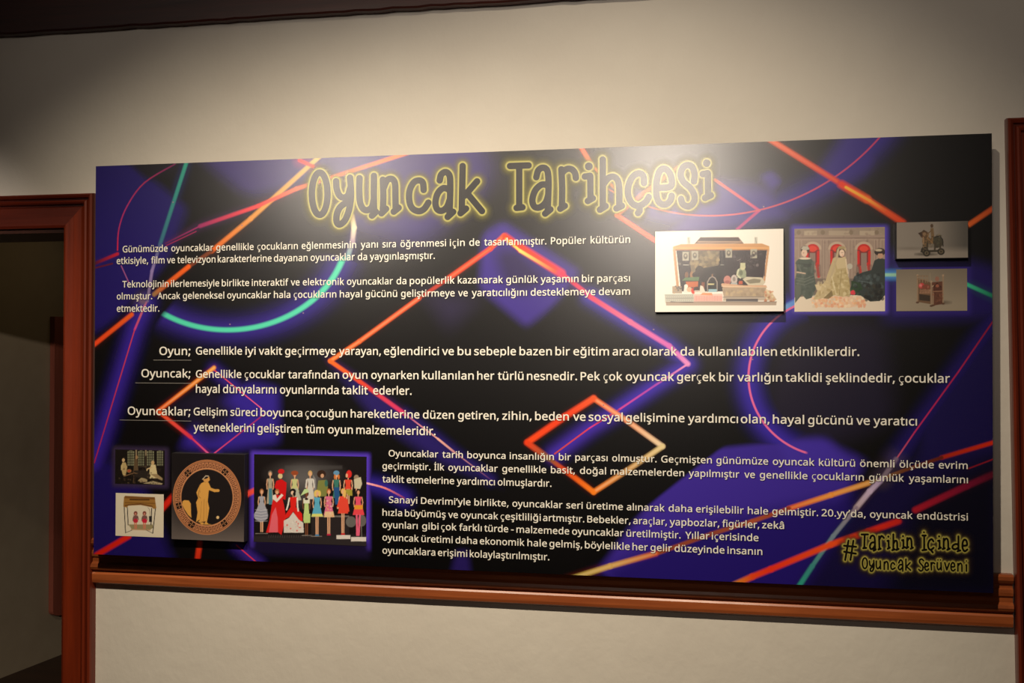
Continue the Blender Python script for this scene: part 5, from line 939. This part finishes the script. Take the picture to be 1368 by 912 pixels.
def ph_throne(P):   # carved toy chair with a red figure
    P.mix(np.clip((P.Y-480)/300, 0, 1), (158, 146, 128), .8); P.e(320, 620, 150, 130, (150, 136, 116), .35, 200); P.e(470, 775, 80, 16, (84, 74, 64), .6, 18)
    P.p([(262, 560), (380, 600), (385, 790), (265, 770)], (110, 84, 64)); P.p([(385, 600), (490, 590), (492, 785), (395, 805)], (98, 62, 48))
    P.p([(280, 700), (375, 715), (375, 765), (282, 755)], (62, 50, 42)); P.r(285, 660, 380, 700, (140, 104, 82))
    for x, y0, y1 in ((265, 545, 775), (385, 600, 805), (488, 545, 785), (400, 640, 800)): P.l([(x, y0), (x, y1)], 12, (150, 126, 104)); P.e(x, y0-6, 9, 9, (170, 144, 120)); P.e(x, y1, 14, 8, (90, 66, 52))
    P.l([(262, 545), (355, 545)], 8, (130, 108, 88)); P.l([(262, 572), (360, 580)], 7, (136, 110, 88)); 
    for x in (285, 310, 335, 352): P.l([(x, 545), (x, 600)], 6, (146, 122, 100)); 
    P.p([(400, 640), (435, 600), (475, 640), (480, 680), (400, 690)], (84, 50, 40)); P.l([(405, 640), (436, 610), (470, 640)], 8, (60, 36, 30)); P.e(438, 630, 16, 14, (150, 90, 70)); P.l([(400, 680), (485, 675)], 8, (150, 110, 86)); P.e(436, 570, 18, 22, (150, 100, 84), .8); P.l([(375, 520), (378, 600)], 7, (150, 136, 116), .8)
    P.e(300, 630, 26, 26, (186, 70, 70)); P.e(340, 640, 36, 22, (130, 70, 56)); P.e(292, 628, 12, 14, (222, 120, 120)); P.mott(400, 690, 485, 780, [(120, 76, 58), (80, 48, 38), (140, 90, 70)], 16, 12, .6); P.mott(285, 600, 380, 700, [(150, 90, 70), (96, 66, 52), (170, 130, 106)], 14, 10, .5)
def ph_room(P):     # old room with figures at a table
    P.c[:] = (24, 19, 17)
    for x0, x1 in ((172, 232), (268, 322), (348, 410), (438, 492)):
        P.r(x0, 84, x1, 215, (120, 120, 96)); P.e((x0+x1)/2, 98, (x1-x0)/2, 22, (120, 120, 96))
        for k in range(1, 4): P.l([(x0+(x1-x0)*k/4, 80), (x0+(x1-x0)*k/4, 220)], 5, (22, 20, 18))
        for k in range(1, 6): P.l([(x0, 84+22*k), (x1, 84+22*k)], 4, (26, 24, 20))
    for x in (250, 338): P.l([(x, 70), (x, 130)], 14, (136, 120, 96)); P.l([(x, 130), (x, 240)], 14, (60, 50, 40))
    P.p([(112, 230), (125, 185), (155, 185), (170, 225), (155, 310), (130, 300)], (178, 156, 110)); P.e(135, 165, 13, 18, (196, 166, 124)); P.l([(120, 210), (118, 250)], 10, (200, 180, 130))
    P.p([(235, 150), (262, 150), (270, 260), (225, 262)], (90, 72, 52)); P.e(254, 138, 12, 18, (150, 120, 86)); P.e(186, 262, 22, 16, (150, 100, 64)); P.e(186, 262, 8, 6, (180, 50, 40))
    P.p([(370, 240), (385, 205), (425, 205), (440, 290), (435, 330), (370, 330)], (206, 190, 146)); P.e(400, 188, 15, 20, (190, 160, 116)); P.l([(390, 230), (350, 245), (345, 270)], 11, (196, 172, 130)); P.p([(375, 290), (440, 290), (490, 330), (485, 350), (440, 330)], (150, 130, 96))
    P.p([(265, 350), (300, 318), (350, 340), (350, 362), (290, 366)], (156, 140, 108)); P.p([(310, 375), (400, 352), (490, 375), (480, 388)], (160, 146, 116)); P.p([(230, 260), (340, 255), (380, 300), (370, 330), (240, 320)], (42, 36, 32)); P.l([(140, 310), (230, 280), (260, 285)], 9, (110, 84, 60)); P.l([(280, 225), (380, 222)], 4, (90, 76, 56))
    P.l([(230, 300), (225, 370)], 6, (90, 70, 50)); P.mott(80, 310, 490, 380, [(70, 56, 44), (40, 32, 28), (100, 80, 60)], 40, 10, .5); P.mott(90, 240, 480, 300, [(60, 48, 38), (90, 72, 54)], 24, 8, .5)
def ph_stage(P):    # little puppet stage, two red puppets
    P.c[:] = (214, 204, 184); P.p([(180, 745), (400, 745), (405, 775), (370, 795), (215, 795)], (146, 136, 100)); P.l([(205, 790), (375, 795)], 10, (186, 150, 116))
    for a, b in (((142, 585), (154, 820)), ((170, 590), (178, 750)), ((425, 590), (400, 825)), ((390, 600), (384, 745))): P.l([a, b], 7, (44, 40, 40))
    P.l([(154, 820), (212, 797)], 4, (60, 56, 52)); P.l([(400, 825), (340, 795)], 4, (60, 56, 52))
    P.p([(140, 500), (150, 488), (418, 500), (432, 600), (408, 604), (390, 590), (290, 570), (180, 576), (165, 592), (134, 585)], (150, 108, 52)); P.p([(150, 488), (418, 500), (422, 520), (146, 508)], (120, 80, 40)); P.l([(195, 520), (365, 522)], 12, (70, 44, 22), .9); P.l([(150, 548), (420, 556)], 7, (110, 74, 34)); P.l([(150, 575), (180, 568), (290, 560), (395, 582)], 8, (96, 60, 36))
    for x in (245, 325):
        P.e(x, 645, 17, 20, (120, 60, 56)); P.e(x, 650, 9, 11, (196, 130, 110)); P.p([(x-20, 665), (x+20, 665), (x+16, 715), (x-14, 715)], (120, 84, 80)); P.e(x, 712, 22, 20, (186, 40, 60)); P.l([(x-8, 730), (x-6, 780)], 9, (206, 120, 96)); P.l([(x+8, 730), (x+6, 780)], 9, (206, 120, 96)); P.l([(x-20, 680), (x-24, 710)], 7, (96, 60, 60)); P.l([(x+20, 675), (x+24, 700)], 7, (96, 60, 60))
    P.p([(300, 706), (350, 700), (345, 730), (310, 728)], (196, 36, 60)); P.l([(355, 590), (370, 610), (378, 670)], 3, (90, 84, 76)); P.r(366, 670, 392, 722, (40, 38, 40))
def ph_plate(P):    # round dish with a meander border and a robed figure
    P.c[:] = (26, 22, 24); P.mix(np.clip((P.Y-480)/380, 0, 1), (112, 102, 98), .9); P.mix(np.clip((120-P.X)/140, 0, 1)*np.clip((P.Y-200)/300, 0, 1), (96, 88, 86), .6)
    cx, cy, RX, RY = 371, 463, 311, 341
    P.e(cx, cy, RX, RY, (196, 128, 84), soft=5); P.e(cx, cy, RX-9, RY-9, (96, 58, 42), soft=4); P.e(cx, cy, RX-14, RY-14, (200, 136, 92), soft=4); P.e(cx, cy, RX-20, RY-20, (84, 52, 40), soft=4)
    x, y = P.X-cx, P.Y-cy; rr = np.hypot(x/RX, y/RY); th = np.arctan2(y/RY, x/RX); inn = .765
    u = (rr-inn)/(.935-inn); n = 54; ph = (th/(2*math.pi)*n) % 1
    band = (u > 0) & (u < 1)
    def bx(a0, a1, u0, u1): return np.clip(.5+np.minimum(np.minimum(ph-a0, a1-ph)*6, np.minimum(u-u0, u1-u)*5), 0, 1)
    m = np.maximum.reduce([bx(0, .24, .05, .95), bx(0, .8, .74, .95), bx(.58, .82, .3, .95), bx(.4, .82, .28, .48), bx(.0, 1, .0, .14)])*band
    P.mix(m, (208, 140, 96), .95)
    for a in (-52, -131, 165, 122, 54, -2000):
        if a < -360: continue
        t = math.radians(a); ex, ey = cx+RX*.85*math.cos(t), cy+RY*.85*math.sin(t); s_ = 31
        ux, uy = -math.sin(t), math.cos(t)
        q = [(ex+s_*(ux*i-uy*j)*.8, ey+s_*(uy*i+ux*j)*.8) for i, j in ((-1, -1), (1, -1), (1, 1), (-1, 1))]; P.p(q, (24, 18, 18))
        for i, j in ((0, -.6), (0, .6), (.6, 0), (-.6, 0), (0, 0)): P.e(ex+s_*(ux*i-uy*j)*.8, ey+s_*(uy*i+ux*j)*.8, 5, 5, (200, 140, 96), soft=4)
    P.e(cx, cy, RX*.775, RY*.775, (204, 140, 96), soft=5); P.e(cx, cy, RX*.75, RY*.745, (30, 25, 26), soft=5)
    G = (214, 158, 78)
    P.p([(148, 500), (165, 488), (205, 492), (224, 520), (226, 600), (230, 650), (200, 625), (165, 570), (145, 530)], G)
    P.p([(318, 335), (345, 322), (370, 335), (392, 370), (386, 420), (378, 500), (392, 560), (380, 640), (370, 690), (385, 705), (420, 712), (330, 712), (300, 690), (272, 685), (285, 600), (272, 510), (290, 470), (274, 420), (296, 370)], G)
    P.l([(372, 340), (392, 385), (440, 402), (472, 402)], 26, G); P.l([(372, 340), (390, 380)], 34, G); P.e(468, 402, 16, 11, G)
    P.e(365, 294, 30, 34, (208, 152, 84)); P.e(352, 272, 32, 24, (34, 26, 26)); P.l([(330, 300), (360, 268), (384, 270)], 7, (200, 184, 160)); P.p([(388, 292), (400, 306), (386, 312)], G)
    P.p([(300, 690), (360, 680), (345, 712), (310, 706)], (60, 44, 34), .8); P.l([(300, 400), (292, 450), (312, 470)], 4, (120, 82, 44)); P.l([(345, 480), (340, 680)], 4, (150, 104, 54), .8); P.l([(322, 500), (310, 670)], 3, (150, 104, 54), .7); P.l([(365, 500), (366, 660)], 3, (150, 104, 54), .7); P.l([(300, 345), (310, 420)], 3, (150, 104, 54), .7)
    P.p([(300, 690), (330, 690), (350, 705), (320, 712)], G); P.e(469, 646, 13, 14, (232, 196, 140)); P.l([(280, 688), (300, 672)], 8, (60, 44, 34))
def ph_dolls(P):    # two rows of fashion dolls on a black shelf
    P.c[:] = (24, 19, 20); P.e(500, 220, 260, 110, (92, 90, 92), .8, 120); P.r(330, 140, 830, 172, (74, 72, 74), .6, 14); P.e(480, 330, 160, 160, (110, 108, 110), .5, 140); P.r(40, 745, 1050, 860, (48, 42, 44), .9, 30)
    P.r(560, 575, 890, 590, (150, 144, 140), .7); P.r(560, 590, 890, 750, (44, 38, 40), .9)
    SK = (224, 172, 138)
    def doll(x, y, hair, dress, sk=SK, w=24, skirt=(60, 30), long=0, legs=None, foot=None, hat=None, H=300, arms=True):
        s = H/300.
        P.e(x, y+14*s, 19*s, 25*s, hair); P.e(x+1, y+20*s, 12*s, 18*s, sk); P.l([(x, y+36*s), (x, y+56*s)], 9*s, sk)
        if arms: P.l([(x-w*.95, y+66*s), (x-w*1.15, y+110*s), (x-w*1.0, y+150*s)], 9*s, sk); P.l([(x+w*.95, y+66*s), (x+w*1.15, y+110*s), (x+w*1.0, y+150*s)], 9*s, sk)
        P.p([(x-w*.9, y+58*s), (x+w*.9, y+58*s), (x+w*.6, y+108*s), (x-w*.6, y+108*s)], dress)
        b = y+(108+skirt[0])*s; P.p([(x-w*.6, y+106*s), (x+w*.6, y+106*s), (x+skirt[1], b), (x-skirt[1], b)], dress)
        if legs: P.l([(x-8, b), (x-7, legs)], 11*s, sk); P.l([(x+8, b), (x+7, legs)], 11*s, sk)
        if foot: P.e(x-8, legs+2, 9, 8, foot); P.e(x+8, legs+2, 9, 8, foot)
        if hat: P.e(x, y+4*s, 23*s, 13*s, hat)
    # back row
    doll(202, 195, (120, 110, 100), (170, 160, 140), skirt=(170, 32), w=26); P.p([(190, 340), (218, 340), (222, 480), (190, 480)], (70, 130, 150))
    P.e(290, 232, 20, 24, (214, 196, 150)); P.e(298, 192, 28, 22, (200, 30, 34)); P.p([(255, 275), (300, 258), (345, 290), (342, 350), (335, 440), (310, 430), (270, 360), (238, 330)], (206, 24, 26))
    doll(415, 200, (150, 70, 40), (196, 200, 140), skirt=(60, 40), w=28); P.e(415, 205, 32, 20, (150, 74, 44)); P.p([(392, 340), (440, 340), (475, 440), (425, 450)], (180, 184, 170))
    doll(550, 195, (200, 164, 104), (206, 204, 200), skirt=(130, 40), w=28); P.p([(575, 220), (600, 260), (610, 440), (580, 430)], (160, 160, 166), .6); P.l([(520, 265), (512, 330)], 12, (216, 214, 210)); P.l([(578, 265), (585, 330)], 12, (216, 214, 210))
    P.e(648, 215, 38, 34, (54, 36, 28)); P.e(655, 230, 15, 18, (206, 160, 130)); P.p([(620, 270), (690, 265), (705, 330), (690, 410), (625, 410), (610, 340)], (124, 128, 70)); P.e(690, 295, 14, 30, (60, 110, 100))
    doll(778, 205, (200, 120, 60), (60, 120, 110), skirt=(110, 32), w=30, hat=(90, 140, 180)); P.p([(755, 330), (805, 330), (800, 480), (768, 480)], (40, 84, 140)); P.e(778, 204, 26, 20, (96, 146, 186)); P.e(765, 240, 9, 22, (206, 120, 60)); P.e(798, 240, 9, 22, (206, 120, 60))
    doll(880, 205, (206, 40, 40), (224, 70, 50), skirt=(35, 30), w=32, legs=470); P.e(888, 215, 24, 34, (214, 44, 40)); P.e(868, 228, 10, 18, SK); P.p([(848, 350), (915, 350), (918, 405), (880, 400)], (160, 150, 60))
    P.e(952, 245, 22, 24, (150, 130, 110)); P.p([(930, 260), (990, 240), (1002, 300), (985, 345), (935, 340)], (196, 190, 164)); P.l([(950, 340), (955, 380)], 10, SK)
    # front row
    doll(128, 352, (150, 96, 60), (164, 166, 180), skirt=(90, 52), w=26, legs=715, H=290); P.e(122, 575, 62, 52, (150, 152, 170)); 
    for y in (520, 545, 570, 595, 618): P.l([(72, y+4), (122, y+12), (178, y+4)], 5, (214, 214, 222), .7)
    P.p([(218, 470), (240, 395), (300, 395), (322, 480), (340, 590), (300, 745), (270, 720), (165, 725), (195, 620)], (212, 34, 34)); P.p([(215, 570), (250, 500), (268, 600), (270, 722), (190, 722)], (226, 100, 116)); P.p([(225, 400), (250, 390), (262, 430), (300, 385), (318, 400), (260, 460), (222, 430)], (230, 220, 214)); P.e(262, 366, 19, 22, (170, 110, 70)); P.e(262, 376, 13, 16, SK)
    P.p([(372, 415), (436, 415), (425, 500), (480, 560), (485, 625), (440, 620), (405, 540), (365, 590), (320, 610), (340, 560), (380, 500)], (220, 36, 30)); P.p([(402, 545), (450, 610), (490, 640), (495, 725), (320, 725), (320, 620), (365, 595)], (214, 208, 204)); P.mott(330, 620, 490, 720, [(220, 60, 56), (226, 222, 218), (196, 190, 188)], 34, 9, .6)
    P.l([(368, 425), (358, 480), (345, 525)], 13, (232, 228, 222)); P.l([(438, 425), (440, 490), (446, 535)], 13, (232, 228, 222)); P.e(400, 365, 26, 24, (24, 20, 22)); P.e(396, 378, 14, 18, (232, 196, 170)); P.l([(400, 395), (402, 415)], 8, SK); P.e(412, 388, 12, 18, (26, 22, 22))
    doll(518, 372, (60, 36, 26), (190, 214, 140), sk=(120, 72, 50), skirt=(150, 28), w=28, legs=745, H=290); P.p([(492, 560), (552, 560), (550, 640), (494, 640)], (186, 212, 134)); P.p([(465, 405), (500, 345), (530, 345), (538, 372), (505, 385)], (190, 220, 160)); P.r(490, 425, 546, 470, (222, 224, 206)); P.e(518, 432, 15, 9, (40, 24, 24))
    doll(610, 362, (224, 190, 100), (90, 170, 206), skirt=(110, 46), w=32, legs=745, foot=(60, 130, 190), H=290); P.p([(568, 560), (655, 560), (662, 585), (560, 585)], (214, 216, 120)); P.e(596, 385, 13, 28, (226, 194, 104)); P.e(630, 385, 13, 28, (226, 194, 104)); P.e(612, 388, 12, 17, SK)
    doll(712, 352, (176, 96, 50), (216, 110, 150), skirt=(120, 44), w=34, legs=740, foot=(196, 30, 70), H=290); P.p([(680, 540), (752, 540), (762, 590), (670, 590)], (226, 190, 150)); P.mott(680, 440, 750, 585, [(240, 200, 200), (220, 70, 120), (230, 160, 120)], 22, 9, .7)
    doll(835, 350, (226, 180, 96), (226, 74, 56), skirt=(100, 46), w=32, legs=735, foot=(206, 30, 36), H=300); P.p([(805, 430), (875, 430), (892, 540), (830, 560), (780, 500)], (226, 72, 54)); P.e(850, 385, 13, 36, (226, 184, 100)); P.r(778, 745, 900, 780, (216, 210, 206)); P.e(790, 510, 8, 8, SK)
    P.e(905, 630, 45, 48, (120, 118, 116), .8); P.e(1000, 620, 38, 50, (120, 116, 114), .8)
    doll(968, 355, (40, 26, 24), (226, 80, 110), skirt=(115, 48), w=34, sk=(222, 160, 124), H=290); P.r(935, 485, 1008, 525, (226, 150, 50)); P.p([(932, 522), (1010, 522), (1022, 570), (920, 570)], (226, 70, 80)); P.l([(955, 572), (958, 745)], 17, (226, 96, 130)); P.l([(982, 572), (972, 745)], 17, (226, 96, 130)); P.r(905, 762, 1038, 800, (214, 208, 204)); P.l([(995, 660), (998, 760)], 7, (120, 116, 112))
    for x0, x1, y in ((75, 180, 732), (480, 560, 748), (560, 650, 756)): P.l([(x0, y), (x1, y)], 7, (150, 144, 140), .8)
    for x in range(20): P.l([(190+x*20, 745), (188+x*20, 765)], 5, (110, 100, 100), .4)

zA, zB, zC_, zD, zE, zF = (870, 300, 7.297), (1050, 295, 7.014), (1185, 285, 6.517), (145, 590, 6.756), (222, 596, 6.805), (330, 600, 6.512)
photo((875.3, 308.6, 305.8, 1046.6, 416.2, 416.0), zA, (246, 240, 232), ph_case, .032, 'largest raised photograph, toy market stall in an open wooden case on white')
photo((1061.3, 304.2, 304.4, 1182.2, 415.8, 416.0), zB, (158, 138, 126), ph_trio, 0, 'flush photograph of three gowned dolls before red-curtained arches')
photo((1198.0, 296.3, 296.1, 1293.0, 344.8, 344.4), zC_, (132, 124, 116), ph_horse, .026, 'small raised photograph of a rider on a wheeled toy horse')
photo((1197.3, 359.2, 359.2, 1292.0, 415.2, 415.2), zC_, (120, 110, 98), ph_throne, 0, 'flush photograph of a small carved toy throne')
photo((154.0, 600.3, 601.2, 220.0, 645.8, 647.2), zD, (24, 19, 17), ph_room, 0, 'small dark photograph of figures in a room with latticed windows')
photo((154.6, 658.2, 660.0, 218.7, 715.5, 717.4), zD, (214, 204, 184), ph_stage, 0, 'small pale photograph of a puppet stage with two red puppets')
photo((229.5, 605.2, 607.4, 326.0, 719.6, 723.6), zE, (26, 22, 24), ph_plate, .022, 'raised photograph of a round dish with meander border and robed figure')
photo((339.3, 606.6, 609.6, 489.6, 723.5, 729.0), zF, (24, 19, 20), ph_dolls, 0, 'flush photograph of two rows of fashion dolls in bright dresses')
